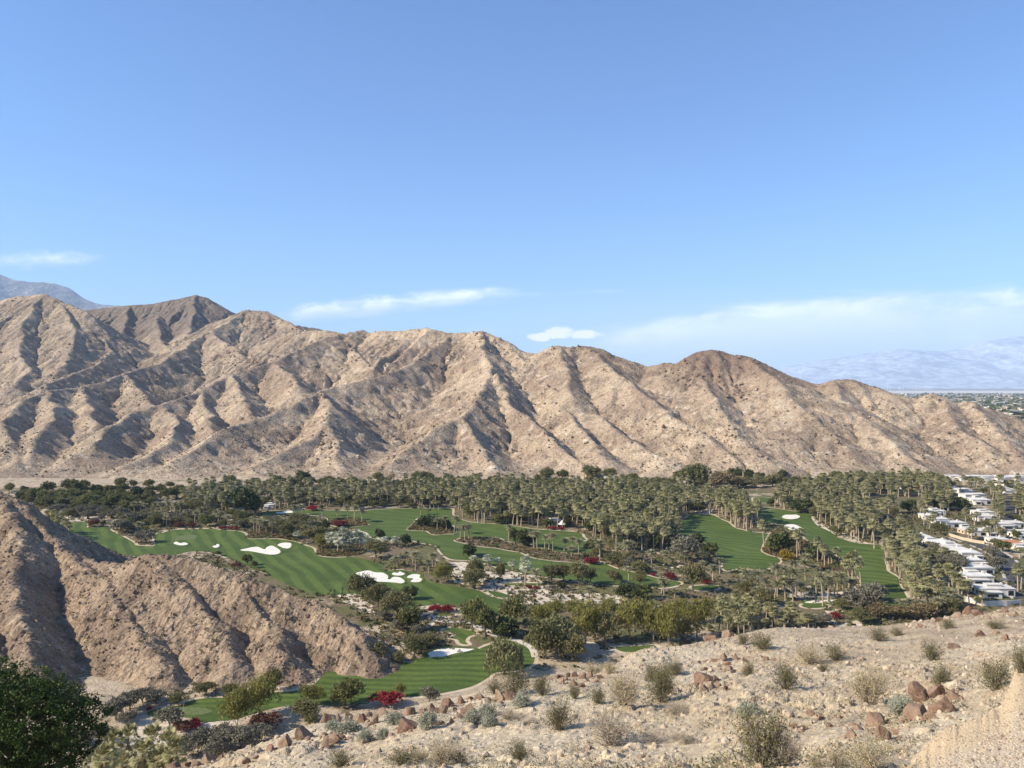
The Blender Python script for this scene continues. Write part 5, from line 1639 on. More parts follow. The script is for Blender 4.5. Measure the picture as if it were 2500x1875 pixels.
mixA = {'fan': .34, 'date': .36, 'green': .22, 'olive': .12, 'grey': .06}
mixB = {'fan': .60, 'date': .18, 'green': .14, 'olive': .10, 'grey': .04}
mixC = {'fan': .80, 'date': .06, 'green': .08, 'dark': .04, 'olive': .06}
grove([('A', [(1480, 330), (1780, 300), (1800, 165), (2100, 145), (2300, 150), (2300, 330), (1900, 345)])], 9, 8.5, mixA, (9, 13), "in the belt above the left green")
grove([('B', [(0, 135), (400, 125), (700, 135), (1000, 155), (1300, 135), (1800, 135), (2212, 145), (2212, 300), (1800, 290), (1500, 300), (1250, 290), (900, 270), (700, 330), (550, 320), (540, 290), (300, 280), (0, 290)])], 9, 8.2, mixA, (9, 13), "in the far belt left of centre")
grove([('C', [(0, 135), (300, 150), (600, 125), (1000, 100), (1200, 140), (1700, 135), (2212, 135), (2212, 320), (1500, 320), (900, 330), (560, 390), (400, 290), (0, 290)])], 11, 7.6, mixB, (10, 14), "in the grove behind the centre fairway")
grove([('C', [(560, 400), (900, 330), (1500, 320), (2212, 320), (2212, 640), (2000, 620), (1850, 560), (1700, 470), (1580, 430), (1480, 470), (1340, 460), (1100, 430), (900, 415), (700, 400)])], 11, 7.0, mixC, (10, 14), "in the dense grove by the white pavilion")
grove([('D', [(0, 140), (300, 150), (640, 160), (900, 210), (880, 270), (760, 340), (640, 420), (640, 580), (450, 640), (200, 640), (0, 640)])], 12, 7.0, mixC, (11, 15), "in the dense grove left of striped fairway")
grove([('D', [(910, 250), (1050, 205), (1300, 285), (1400, 400), (1390, 470), (1200, 440), (1000, 320), (930, 320)])], 12, 6.0, {'fan': 1}, (11, 15), "in the tongue of palms between two fairways")
grove([('D', [(1560, 190), (1900, 130), (2212, 70), (2212, 480), (1950, 390), (1900, 310), (1560, 285)])], 11, 7.4, mixB, (10, 14), "right of the far fairway bunker")
grove([('E', [(420, 60), (700, 60), (1100, 45), (1500, 95), (1500, 180), (1060, 180), (720, 160), (700, 300), (1000, 320), (900, 400), (720, 470), (640, 620), (380, 540), (420, 300)])], 11, 7.6, mixC, (10, 14), "between the right fairway and the houses")
grove([('E', [(1220, 220), (1500, 200), (1530, 300), (1250, 300)])], 11, 6.5, mixC, (10, 13), "in a stand beside the far houses")
grove([('E', [(720, 480), (720, 560), (640, 630), (780, 650), (1180, 620), (1170, 560), (950, 480), (880, 560)])], 11, 7.0, mixC, (10, 14), "beside the white house in the palms")
grove([('E', [(800, 660), (1170, 630), (1220, 800), (1340, 980), (900, 980), (850, 850)])], 11, 6.0, {'fan': .6, 'date': .5}, (9, 14), "along the right fairway's outer edge")
grove([('H', [(1230, 290), (1560, 300), (1700, 340), (1740, 440), (1690, 480), (1500, 480), (1350, 470), (1260, 380)])], 10, 6.5, {'fan': .5, 'date': .6}, (8, 13), "left of the white houses, lower right")
grove([('E', [(1180, 360), (1300, 340), (1500, 430), (1750, 420), (1760, 560), (1640, 520), (1450, 480), (1200, 480)])], 9, 13, {'fan': 1}, (8, 12), "between the white houses")
grove([('E', [(1780, 150), (2000, 150), (2040, 420), (1990, 560), (1920, 520), (1920, 300)])], 10, 11, mixC, (8, 12), "lining the upper road")
grove([('E', [(2130, 140), (2400, 140), (2400, 560), (2130, 560)])], 10, 11, mixC, (8, 12), "at the right edge among houses")
grove([('E', [(1480, 100), (1900, 90), (2400, 110), (2400, 140), (1800, 180), (1500, 180)])], 8, 15, mixC, (7, 10), "among the farthest houses")
grove([('G', [(1720, 440), (1900, 540), (1780, 640), (1850, 720), (2212, 740), (2212, 560), (2020, 480)])], 7.5, 4.4, {'fan': 1}, (6, 11), "in the fan palm row behind the ridge", 2.0, (.72, 1.0))
grove([('H', [(120, 590), (330, 590), (470, 620), (610, 650), (600, 690), (300, 690), (120, 690)])], 7.0, 4.4, {'fan': 1}, (5.5, 10), "in the fan palm row behind the ridge", 2.0, (.72, 1.0))
grove([('H', [(130, 20), (260, 20), (260, 60), (130, 40)])], 9, 8, {'fan': 1}, (8, 10), "on the palm island's left tip")

mixL = {'green': .72, 'olive': .2, 'dark': .12, 'date': .05}
grove([('A', [(150, 255), (420, 230), (900, 240), (1300, 240), (1500, 240), (1480, 330), (1280, 420), (950, 400), (600, 370), (300, 330)])], 4, 11, mixL, (7, 10), "filling the green belt on the left", 1.0)
grove([('A', [(500, 400), (900, 430), (1250, 450), (1600, 470), (2000, 480), (2200, 520), (1900, 570), (1500, 570), (1150, 600), (900, 500), (600, 470)])], 2, 13, {'grey': .5, 'olive': .4, 'green': .2}, (5, 7), "in the desert strip left of centre", 2.0)
grove([('B', [(0, 480), (150, 440), (420, 480), (700, 500), (1000, 500), (1150, 560), (900, 640), (700, 600), (500, 560), (300, 560), (0, 570)])], 3, 10, {'olive': .4, 'green': .3, 'date': .3, 'grey': .2}, (5, 8), "in the shrubbery behind the left green", 2.0)
grove([('C', [(1700, 780), (2212, 700), (2212, 1000), (1900, 960)]), ('G', [(1300, 200), (900, 180), (720, 130)])], 4, 11, {'olive': .4, 'green': .3, 'date': .3, 'grey': .1}, (6, 9), "right of the rust planting strip", 2.0)
grove([('H', [(0, 470), (200, 500), (330, 470), (480, 470), (600, 500), (480, 560), (100, 570)])], 2, 10, {'olive': .5, 'date': .3, 'tan': .2}, (4, 6), "at the foot of the bunker grove", 1.5)
grove([(0, [(650, 1172), (2250, 1170), (2250, 1184), (650, 1186)])], 3, 11, {'green': .5, 'olive': .3, 'dark': .1, 'fan': .25, 'grey': .1}, (6, 10), "at the mountain foot", 1.0)
grove([('E', [(1150, 800), (1240, 770), (1450, 850), (1640, 930), (1800, 960), (1760, 1010), (1500, 960), (1250, 880)])], 3, 8, {'grey': .35, 'green': .4, 'fan': .35}, (4, 8), "in front of the white terrace", .5)
grove([('E', [(1560, 640), (1850, 720), (2050, 830), (2180, 900), (2212, 860), (2000, 700), (1700, 610)])], 3, 13, {'green': .4, 'fan': .5, 'olive': .3}, (5, 9), "between the houses across the road", 2.0)
GROVE.sort()
quota = {'fan': 225, 'date': 110, 'green': 90, 'dark': 22, 'olive': 55, 'grey': 30, 'tan': 10}
REST = []
for d, k, x, y, sx, sz, place in GROVE:
    if quota[k] > 0:
        quota[k] -= 1
        noun, cat = WORDS[k]
        put(k, x, y, 0, sx, sz, f"{noun} {place}", cat, f"{noun}s {place}"[:70])
    else:
        REST.append((k, x, y, sx, sz))


def mass(name, items, label, cat, z=0.0):
    """what is too many to count: one object"""
    Vs, F3, F4, M3, M4, n, mats = [], [], [], [], [], 0, []
    cache = {}
    for k, x, y, sx, sz in items:
        var = int(WOODS.integers(0, len(KINDS[k][1])))
        if (k, var) not in cache:
            got = []
            for me in KINDS[k][1][var].values():
                v = np.empty(len(me.vertices) * 3, np.float32); me.vertices.foreach_get('co', v)
                ls = np.empty(len(me.loops), np.int32); me.loops.foreach_get('vertex_index', ls)
                lt = np.empty(len(me.polygons), np.int32); me.polygons.foreach_get('loop_total', lt)
                st = np.empty(len(me.polygons), np.int32); me.polygons.foreach_get('loop_start', st)
                mi = np.empty(len(me.polygons), np.int32); me.polygons.foreach_get('material_index', mi)
                idx = []
                for m in me.materials:
                    if m not in mats: mats.append(m)
                    idx.append(mats.index(m))
                mi = np.array(idx)[mi]
                f3 = ls[st[lt == 3][:, None] + np.arange(3)]; f4 = ls[st[lt == 4][:, None] + np.arange(4)]
                got.append((v.reshape(-1, 3), f3, f4, mi[lt == 3], mi[lt == 4]))
            cache[(k, var)] = got
        a = WOODS.random() * 6.28; ca, sa = math.cos(a), math.sin(a)
        for v, f3, f4, m3, m4 in cache[(k, var)]:
            w = np.stack([(v[:, 0] * ca - v[:, 1] * sa) * sx + x, (v[:, 0] * sa + v[:, 1] * ca) * sx + y, v[:, 2] * sz + z], 1)
            Vs.append(w); F3.append(f3 + n); F4.append(f4 + n); M3.append(m3); M4.append(m4); n += len(w)
    F = []; M = []
    if sum(map(len, F3)): F.append(np.concatenate(F3)); M.append(np.concatenate(M3))
    if sum(map(len, F4)): F.append(np.concatenate(F4)); M.append(np.concatenate(M4))
    o = add_obj(name, mesh_data(name, np.concatenate(Vs), F, mats, np.concatenate(M)))
    tag(o, label, cat, None, 'stuff')


print("grove", len(GROVE), "rest", len(REST))
mass("palm_woods", REST, "far palms and trees that merge into one grey-green wood", "palm grove")

# ------------------------------------------------------------------ low growth on the valley floor
bed_pts = np.concatenate([p for p in [(lambda r: (lambda Q: Q[poly_mask(Q, r)])(np.stack([LOW.uniform(r[:, 0].min(), r[:, 0].max(), 2500), LOW.uniform(r[:, 1].min(), r[:, 1].max(), 2500)], 1)))(r) for r in BED_RINGS]])
keep = LOW.random(len(bed_pts)) < .55
undergrowth("bed_undergrowth", [L_RUST, L_OLIVE, L_DARK, L_TAN, L_GREEN], bed_pts[keep], 1.15, LOW, 18, .32, "rust and olive shrubs filling the planting beds", "shrubs")
open_pts = scatter([('A', [(0, 250), (2300, 300)]), (0, [(1200, 1300), (2100, 1240), (2700, 1250), (2700, 1560), (2200, 1620), (1200, 1640), (700, 1640), (820, 1500), (420, 1400), (0, 1300)])], 0, 3.7, LOW, 0)
f = fbm(open_pts[:, 0] / 30, open_pts[:, 1] / 30, 3, 3)
undergrowth("valley_undergrowth", [L_OLIVE, L_DARK, L_GREY, L_TAN, L_GREEN], open_pts[f + LOW.normal(size=len(f)) * .25 > -.12], 1.45, LOW, 14, .36, "low scrub between the fairways and under the trees", "scrub")
near_pts = scatter([(4, [(560, 560), (1100, 590), (1640, 530), (1900, 470), (2212, 380), (2400, 380)]), (5, [(500, 360), (700, 230), (900, 110), (480, 60), (0, 330), (-200, 400)])], 0, 3.2, LOW, 0)
undergrowth("hill_foot_scrub", [L_GREY, L_OLIVE, L_GREY, L_TAN], near_pts, 1.25, LOW, 18, .3, "grey scrub along the foot of the near hill", "scrub")
tuft = ground_ring([('F', [(1760, 430), (1900, 410), (2020, 420), (2040, 470), (2000, 530), (1880, 520), (1790, 490), (1740, 470)])])
Q = np.stack([LOW.uniform(tuft[:, 0].min(), tuft[:, 0].max(), 160), LOW.uniform(tuft[:, 1].min(), tuft[:, 1].max(), 160)], 1)
undergrowth("bank_tufts", [L_RUST, L_DARK, L_OLIVE], Q[poly_mask(Q, tuft)], .8, LOW, 18, .3, "rust and green tufts dotted over the sandy bank", "tufts")
far_pts = np.stack([LOW.uniform(-900, 900, 9000), LOW.uniform(872, 1500, 9000)], 1)
hz = mtn_h(far_pts[:, 0], far_pts[:, 1])
far_pts = far_pts[LOW.random(len(hz)) < np.clip(1.1 - hz / 70, .12, 1)]
undergrowth("mountain_scrub", [L_OLIVE, L_GREY, L_DARK], far_pts, 1.1, LOW, 5, .8, "sparse dark scrub dotted over the mountain's lower slopes", "scrub", mtn_h)
# ------------------------------------------------------------------ the rocky hill on the left
HILL_RIDGES = [
    [(-500, 1080, 430), (-300, 1120, 420), (-120, 1165, 410), (0, 1202, 400), (45, 1222, 395), (100, 1280, 385), (165, 1345, 370), (235, 1378, 352), (301, 1374, 342), (340, 1358, 335), (387, 1350, 330), (427, 1358, 328), (476, 1361, 326), (529, 1383, 323), (582, 1403, 320), (631, 1424, 315), (700, 1452, 310), (773, 1470, 306), (826, 1496, 300), (880, 1545, 291), (915, 1600, 283)],
    [(0, 1202, 400), (60, 1330, 350), (20, 1440, 312), (50, 1520, 285), (70, 1600, 265), (85, 1690, 250)],
    [(-300, 1120, 420), (-200, 1300, 345), (-120, 1450, 300), (-60, 1560, 270)],
    [(100, 1280, 385), (190, 1375, 352), (270, 1430, 322), (350, 1540, 292), (400, 1640, 268)],
    [(387, 1350, 330), (450, 1425, 313), (520, 1520, 294), (570, 1620, 273)],
    [(582, 1403, 320), (630, 1490, 301), (690, 1600, 277)],
]


def near_hill():
    sp = 0.62
    xs = np.arange(-330, 5, sp); ys = np.arange(244, 452, sp)
    X, Y = np.meshgrid(xs, ys)
    wx = X + 3.2 * fbm(X / 24, Y / 24, 3, 3) + 1.6 * fbm(X / 6, Y / 6, 5, 2)
    wy = Y + 3.2 * fbm(X / 24, Y / 24, 11, 3) + 1.6 * fbm(X / 6, Y / 6, 13, 2)
    H = np.full_like(X, -12.0); crest = np.full_like(X, 1e9)
    slope = 0.80 + 0.14 * fbm(X / 45, Y / 45, 21, 2)
    for rid, line in enumerate(HILL_RIDGES):
        pts = [at_depth(*p) for p in line]
        s0 = 0.0
        for a, b in zip(pts[:-1], pts[1:]):
            dx, dy = b[0] - a[0], b[1] - a[1]; L = math.hypot(dx, dy)
            px, py = wx - a[0], wy - a[1]
            tt = (px * dx + py * dy) / (L * L); tc = np.clip(tt, 0, 1)
            d = np.hypot(px - tc * dx, py - tc * dy)
            side = np.where(px * dy - py * dx > 0, 7.0, 0.0)
            s = s0 + np.clip(tt, -0.6, 1.6) * L
            g = 1 - np.abs(vnoise(s / 9 + side, d / 50 + rid * 3.1, rid) * 2 - 1)
            k = 1 + 0.22 * (g - 0.55) * np.clip(d / 8, 0, 1)
            de = np.sqrt(d * d + 2.5) - 1.6
            H = np.maximum(H, a[2] + tc * (b[2] - a[2]) - slope * de * k)
            crest = np.minimum(crest, d); s0 += L
    base = -2.6 + 1.4 * fbm(X / 20, Y / 20, 33, 3)
    k = 2.5
    m = np.maximum(H, base)
    H = m + np.log(np.exp((H - m) / k) + np.exp((base - m) / k)) * k
    r = np.clip((H + .3) / 3, 0, 1)
    nc = np.clip(crest / 8, .4, 1)
    H = H + r * nc * (4.2 * (ridged(X / 19, Y / 19, 41, 5, .55) - .68))
    H = carve(H, sp, 3, .012, .2, 9)
    crag = np.clip(fbm(X / 16, Y / 16, 57, 3) * 2.2 + .45, 0, 1)
    H = H + r * nc * crag * 3.4 * (ridged(X / 7, Y / 7, 47, 5, .62) - .68)
    f1, f2, idn = cells(X / 2.6 + .6 * fbm(X / 2, Y / 2, 2, 2), Y / 2.6, 61)
    H = H + r * np.clip((f2 - f1) * 3, 0, 1) * (idn - .35) * 1.1 * (.4 + crag)
    f1, f2, idn = cells(X / 1.25, Y / 1.25, 63)
    H = H + r * np.clip((f2 - f1) * 3, 0, 1) * np.where(idn > .55, idn - .4, 0) * .7
    V = np.stack([X, Y, H], -1).reshape(-1, 3)
    F = grid_faces(*X.shape)
    keep = ~((H[:-1, :-1] < -.8) & (H[1:, 1:] < -.8)).ravel()
    F = F[keep]; used = np.unique(F); re = np.zeros(len(V), np.int64); re[used] = np.arange(len(used))
    return V[used], re[F], (xs, ys, H)


V, F, HILL = near_hill()
rock_hill = mat_rock("hill_rock", (0.345, 0.255, 0.170), (0.225, 0.163, 0.112), (0.45, 0.35, 0.24), 1 / 28, 1 / 5, 1 / 0.9, 0.45, 0.3)
tag(add_obj("rocky_hill", mesh_data("rocky_hill", V, F, [rock_hill], smooth=False)), kind='structure')


def hill_h(x, y):
    xs, ys, H = HILL
    i = np.clip(np.searchsorted(ys, y), 0, len(ys) - 1); j = np.clip(np.searchsorted(xs, x), 0, len(xs) - 1)
    return H[i, j]


hp = np.stack([LOW.uniform(-320, -32, 9000), LOW.uniform(250, 440, 9000)], 1)
hz = hill_h(hp[:, 0], hp[:, 1])
cl = fbm(hp[:, 0] / 18, hp[:, 1] / 18, 91, 3)
hp = hp[(hz > .3) & (LOW.random(len(hz)) < np.clip(.42 + cl * 1.1 - hz / 90, .06, 1))]
undergrowth("hill_scrub", [L_GREY, L_OLIVE, L_TAN, L_GREY], hp, .75, LOW, 12, .32, "sparse olive and grey scrub over the rocky hill on the left", "scrub", hill_h)

# ------------------------------------------------------------------ the spur we stand on
FG = [(-700, [(3, 4), (10, 7), (25, 15), (45, 27), (60, 36), (100, 54), (160, 84), (220, 104), (320, 112)]),
      (-200, [(3, 3.4), (10, 6.5), (25, 15), (45, 26), (60, 34), (100, 52), (160, 84), (220, 104), (320, 112)]),
      (400, [(3, 3), (10, 6), (25, 13.5), (40, 19.4), (46, 22.2), (60, 31), (100, 52), (160, 86), (210, 105), (320, 112)]),
      (800, [(3, 2.6), (8, 5), (20, 11), (35, 16.6), (44, 19.3), (52, 21.4), (65, 29), (100, 52), (160, 88), (200, 106), (320, 112)]),
      (1100, [(3, 2.5), (8, 5), (20, 10.4), (30, 14), (40, 17), (56, 21.8), (70, 30), (110, 58), (170, 92), (200, 106), (320, 112)]),
      (1330, [(3, 2.4), (8, 4.6), (20, 9.9), (28, 13), (37, 15.6), (50, 19.3), (62, 23.1), (75, 30), (110, 54), (180, 94), (210, 106), (320, 112)]),
      (1600, [(3, 2.4), (8, 4.5), (18, 8.8), (25, 11.8), (40, 16.5), (60, 21.5), (76, 24.9), (90, 32), (130, 60), (200, 96), (225, 106), (320, 112)]),
      (1900, [(3, 2.4), (8, 4.4), (18, 8.6), (25, 11.5), (38, 15), (60, 20.5), (86, 26.5), (100, 32), (140, 58), (220, 98), (250, 107), (340, 112)]),
      (2100, [(3, 2.9), (6.5, 3.1), (7.6, 4.0), (15, 7.2), (22, 10), (38, 14.8), (64, 21), (90, 27.3), (110, 35), (150, 58), (240, 98), (270, 107), (340, 112)]),
      (2350, [(3, 3), (6.4, 3.05), (7.9, 3.15), (10.5, 5.7), (20, 9.3), (30, 11.6), (40, 14.5), (64, 20.5), (96, 27.3), (115, 34), (160, 58), (250, 98), (280, 107), (340, 112)]),
      (2500, [(3, 3), (7.2, 3.05), (9.5, 3.15), (12, 5.6), (20, 8.6), (30, 10.9), (64, 20), (106, 29.1), (125, 36), (170, 60), (260, 98), (290, 107), (340, 112)]),
      (3400, [(3, 2.9), (8, 3.0), (10.5, 3.1), (13, 5.4), (20, 8.4), (30, 10.6), (64, 19.6), (110, 29.5), (130, 37), (175, 62), (270, 98), (300, 107), (340, 112)])]
_lD = np.linspace(math.log(3), math.log(320), 500)
_tab = []
for u, pts in FG:
    d = np.interp(np.exp(_lD), [p[0] for p in pts], [p[1] for p in pts])
    kk = np.ones(13) / 13
    for _ in range(2):
        d = np.convolve(np.pad(d, 6, mode='edge'), kk, 'valid')
    _tab.append(d)
_tab = np.array(_tab); _us = np.array([u for u, _ in FG], float)


def fg_base(u, D):
    D = D * (1 + np.clip((13 - D) / 4, 0, 1) * np.clip((u - 1900) / 200, 0, 1) * (.055 * fbm(u / 90, u / 90 + 3, 3, 4)))
    i = np.clip(np.searchsorted(_us, u) - 1, 0, len(_us) - 2)
    f = np.clip((u - _us[i]) / (_us[i + 1] - _us[i]), 0, 1); f = f * f * (3 - 2 * f)
    j = np.clip((np.log(D) - _lD[0]) / (_lD[1] - _lD[0]), 0, len(_lD) - 1.001); j0 = j.astype(int); g = j - j0
    a = _tab[i, j0] * (1 - g) + _tab[i, j0 + 1] * g; b = _tab[i + 1, j0] * (1 - g) + _tab[i + 1, j0 + 1] * g
    return EYE - (a * (1 - f) + b * f)


def on_shoulder(u, D):
    return (u > 2080) & (D < np.interp(u, [2080, 2350, 2500, 3400], [6.4, 7.9, 9.3, 10.6]) * (1 - .05 * fbm(u / 90, u / 90 + 3, 3, 4)))


def fg_height(u, D, detail=True):
    x = (u - 1250) / F0 * D; y = D
    z = fg_base(u, D)
    r = np.clip((D - 8) / 12, .06, 1)
    z = z + r * (.55 * fbm(x / 9, y / 9, 5, 4) + .9 * fbm(x / 26, y / 26, 9, 2) * np.clip(D / 60, .2, 1))
    if detail:
        rocky = np.clip(fbm(x / 14, y / 14, 15, 3) * 1.6 + .55 + (u - 1300) / 5000, 0, 1.2) * np.clip((D - 9) / 8, 0, 1)
        f1, f2, idn = cells(x / 1.1 + .3 * fbm(x, y, 3, 2), y / 1.1, 71)
        z = z + rocky * np.clip((f2 - f1) * 2.6, 0, 1) * np.where(idn > .6, idn - .4, 0) * .36
        f1, f2, idn = cells(x / .42, y / .42, 73)
        z = z + (.3 + .7 * rocky) * np.clip((D - 8) / 6, .1, 1) * np.clip((f2 - f1) * 2.6, 0, 1) * np.where(idn > .55, idn - .35, 0) * .15
        z = z + .05 * fbm(x / .5, y / .5, 77, 3) * np.where(on_shoulder(u, D), .07, np.clip((D - 6) / 6, .2, 1))
        z = z + np.where(on_shoulder(u, D), .035 * fbm(x / 1.1, y / 1.1, 78, 3), 0)
        
    return z


def fg_ground():
    us = np.linspace(-650, 3250, 1150); Ds = np.exp(np.linspace(math.log(4.2), math.log(300), 520))
    U, D = np.meshgrid(us, Ds)
    Z = fg_height(U, D)
    V = np.stack([(U - 1250) / F0 * D, D, Z], -1).reshape(-1, 3)
    F = grid_faces(*U.shape)
    zc = Z.ravel()[F].max(1)
    sh = on_shoulder(U, D).ravel()[F].all(1)
    ok = zc > -1.5
    return V, F[ok & ~sh], F[ok & sh]


def fg_material():
    m, t, b = material("spur_ground", 0.95)
    p = geo_pos(t)
    n1 = t.noise(p, 1 / 11, 5, 0.6); n2 = t.noise(p, 1 / 1.6, 5, 0.65); n3 = t.noise(p, 6.0, 4, 0.7)
    c = t.mix(t.ramp(n1, 0.36, 0.64), (0.67, 0.562, 0.385), (0.53, 0.42, 0.265))
    c = t.mix(t.m('MULTIPLY', t.ramp(n2, 0.5, 0.7), 0.55), c, (0.42, 0.31, 0.205))
    vc = t.node('ShaderNodeTexVoronoi'); t.put(vc.inputs['Vector'], t.vm('ADD', p, t.comb(n3, n3, n3))); vc.inputs['Scale'].default_value = 3.2
    r, g, bb = t.xyz(vc.outputs['Color'])
    stone = t.mix(g, (0.33, 0.245, 0.165), (0.64, 0.55, 0.41))
    c = t.mix(t.m('MULTIPLY', t.m('MULTIPLY', t.ramp(r, 0.5, 0.6), t.ramp(vc.outputs['Distance'], 0.5, 0.3)), 0.8), c, stone)
    c = t.mix(t.ramp(n3, .3, .7, .0, .35), c, (0.30, 0.23, 0.16))
    x, y, z = t.xyz(p)
    c = t.mix(t.m('MULTIPLY', t.m('MULTIPLY', t.ramp(y, 34, 80), t.ramp(x, 5, 40)), t.ramp(t.noise(p, 1 / 4.0, 5, .7), .40, .60, .15, .85)), c, (0.36, 0.265, 0.175))
    c = t.mix(t.m('MULTIPLY', t.ramp(t.noise(p, 1 / 3.5, 4, .7), .55, .7), .35), c, (0.26, 0.22, 0.11))
    t.put(b.inputs['Base Color'], c)
    bump(t, b, t.m('ADD', t.m('MULTIPLY', vc.outputs['Distance'], -0.6), t.m('MULTIPLY', n3, .5)), 0.12)
    return m


def shoulder_material():
    m, t, b = material("gravel_shoulder", 0.95)
    p = geo_pos(t)
    vc = t.node('ShaderNodeTexVoronoi'); t.put(vc.inputs['Vector'], p); vc.inputs['Scale'].default_value = 60
    r, g, bb = t.xyz(vc.outputs['Color'])
    c = t.mix(r, (0.44, 0.35, 0.24), (0.64, 0.54, 0.40))
    c = t.mix(t.ramp(g, .84, .92, 0, .7), c, (0.27, 0.21, 0.15))
    c = t.mix(t.ramp(t.noise(p, 1.2, 4, .6), .42, .62, 0, .6), c, (0.58, 0.47, 0.31))
    x, y, z = t.xyz(p)
    lip = t.m('SUBTRACT', t.m('ADD', y, t.m('MULTIPLY', t.noise(p, 2.2, 4), .7)), t.m('MULTIPLY', x, .75))
    c = t.mix(t.ramp(lip, 4.0, 4.4), c, t.mix(t.noise(p, 5, 5, .7), (0.47, 0.345, 0.20), (0.61, 0.48, 0.30)))
    t.put(b.inputs['Base Color'], c)
    bump(t, b, t.m('MULTIPLY', vc.outputs['Distance'], -1.0), 0.010)
    return m


V, F1, F2 = fg_ground()
tag(add_obj("spur_ground", mesh_data("spur_ground", V, F1, [fg_material()], smooth=False)), kind='structure')
tag(add_obj("gravel_shoulder", mesh_data("gravel_shoulder", V, F2, [shoulder_material()], smooth=False)), kind='structure')


def fg_at(px, py):
    """first place along the sight line where the spur's surface is met"""
    Ds = np.exp(np.linspace(math.log(5), math.log(140), 900))
    z = fg_height(np.full_like(Ds, px), Ds, False)
    gap = z - (EYE + (HOR - py) / F0 * Ds)
    hit = np.nonzero(gap > 0)[0]
    i = hit[0] if len(hit) else int(np.argmax(gap))
    D = Ds[i]
    zz = float(fg_height(np.array([px]), np.array([D]))[0])
    return (px - 1250) / F0 * D, D, zz


# ------------------------------------------------------------------ rocks
def rock_mesh(seed, sub=3, cuts=12, rough=.10, near=.42, far=.82):
    rng = np.random.default_rng(seed)
    bm = bmesh.new(); bmesh.ops.create_icosphere(bm, subdivisions=sub, radius=1.0)
    V = np.array([v.co[:] for v in bm.verts]); F = np.array([[v.index for v in f.verts] for f in bm.faces]); bm.free()
    sc = np.array([1.0, rng.uniform(.65, .95), rng.uniform(.55, .85)])
    for _ in range(cuts):
        n = rng.normal(size=3); n[2] = abs(n[2]) * .8; n /= np.linalg.norm(n)
        off = rng.uniform(near, far)
        ex = V @ n - off
        V = V - np.where(ex > 0, ex, 0)[:, None] * n * .94
    if rough:
        q = V * 2.3 + seed
        V = V * (1 + rough * fbm(q[:, 0] + q[:, 2] * .7, q[:, 1] - q[:, 2] * .5, seed, 3)[:, None])
    return V * sc, F


def boulder_material():
    m, t, b = material("boulder_rock", 0.85)
    tc = t.node('ShaderNodeTexCoord'); oi = t.node('ShaderNodeObjectInfo')
    p = t.vm('ADD', geo_pos(t), (0, 0, 0))
    n = t.noise(p, 1.6, 6, .65, .4); n2 = t.noise(p, 9, 4, .7)
    c = t.mix(t.ramp(n, .35, .65), (0.125, 0.072, 0.048), (0.265, 0.170, 0.115))
    c = t.mix(t.m('MULTIPLY', oi.outputs['Random'], .45), c, (0.36, 0.27, 0.185))
    c = t.mix(t.ramp(n2, .55, .7, 0, .5), c, (0.38, 0.29, 0.205))
    t.put(b.inputs['Base Color'], c)
    bump(t, b, t.m('ADD', n, t.m('MULTIPLY', n2, .4)), .12)
    return m


M_BOULDER = boulder_material()
ROCKS = [mesh_data("boulder", *rock_mesh(900 + i, 3, 9, .13, .30, .78), [M_BOULDER]) for i in range(12)]


def boulders(reg, pts, place, noun="reddish-brown boulder"):
    rows = sorted(pts, key=lambda p: p[0]); n = len(rows)
    x0, y0, k = REGION[reg]
    for i, row in enumerate(rows):
        px, py, w = x0 + row[0] * k, y0 + row[1] * k, row[2] * k
        tall = row[3] if len(row) > 3 else 1.0
        x, y, z = fg_at(px, py)
        r = w / F0 * y * .5 * 1.14
        o = bpy.data.objects.new("boulder", ROCKS[int(RNG.integers(0, len(ROCKS)))]); COL.objects.link(o)
        o.location = (x, y + r * .3, z + r * .30 * tall)
        o.scale = (r, r * RNG.uniform(.8, 1.1), r * tall * RNG.uniform(.85, 1.1))
        o.rotation_euler = (RNG.normal() * .2, RNG.normal() * .2, RNG.random() * 6.28)
        if n == 1: lab = f"{noun} {place}"
        elif n <= 16: lab = f"{noun} {place}, {ORD[i + 1]} from left"
        else: lab = f"{noun} {place}"
        tag(o, lab, "boulder", f"boulders {place}" if n > 1 else None)


boulders(4, [(1700, 870, 150), (1820, 810, 120, 1.4), (1620, 885, 80), (1250, 945, 120), (1040, 975, 90), (1110, 960, 70), (1330, 945, 70), (1950, 870, 90), (2000, 830, 80), (1480, 960, 70), (1180, 975, 60)], "low at the spur's left end")
boulders(4, [(1960, 705, 95, 1.3), (2030, 690, 45, 2.2), (2090, 705, 100), (2150, 680, 60, 1.3), (2180, 715, 80)], "upright beside the green round bush")
boulders(5, [(180, 710, 90), (280, 725, 90), (240, 655, 60), (340, 650, 70), (20, 840, 110), (90, 810, 60), (150, 690, 60), (30, 750, 80), (400, 690, 60)], "below the crimson bougainvillea")
boulders(5, [(480, 668, 110), (560, 662, 60), (690, 660, 75), (715, 620, 85, 1.3), (760, 648, 60), (640, 655, 60), (620, 640, 60), (720, 590, 50, 1.4), (600, 690, 50)], "in the dark pile overlooking the fairway")
boulders(5, [(850, 658, 110)], "low and rounded, right of the dark pile")
boulders(5, [(460, 765, 170, .7)], "broad and flat, between silver bushes")
boulders(5, [(740, 730, 80), (790, 690, 60), (690, 725, 50)], "left of the three silver bushes")
boulders(5, [(1030, 578, 100, 1.2), (1090, 575, 85, 1.2), (900, 570, 70), (800, 598, 75), (1040, 612, 60), (960, 590, 60), (860, 580, 55), (1150, 560, 60)], "along the crest left of mid spur")
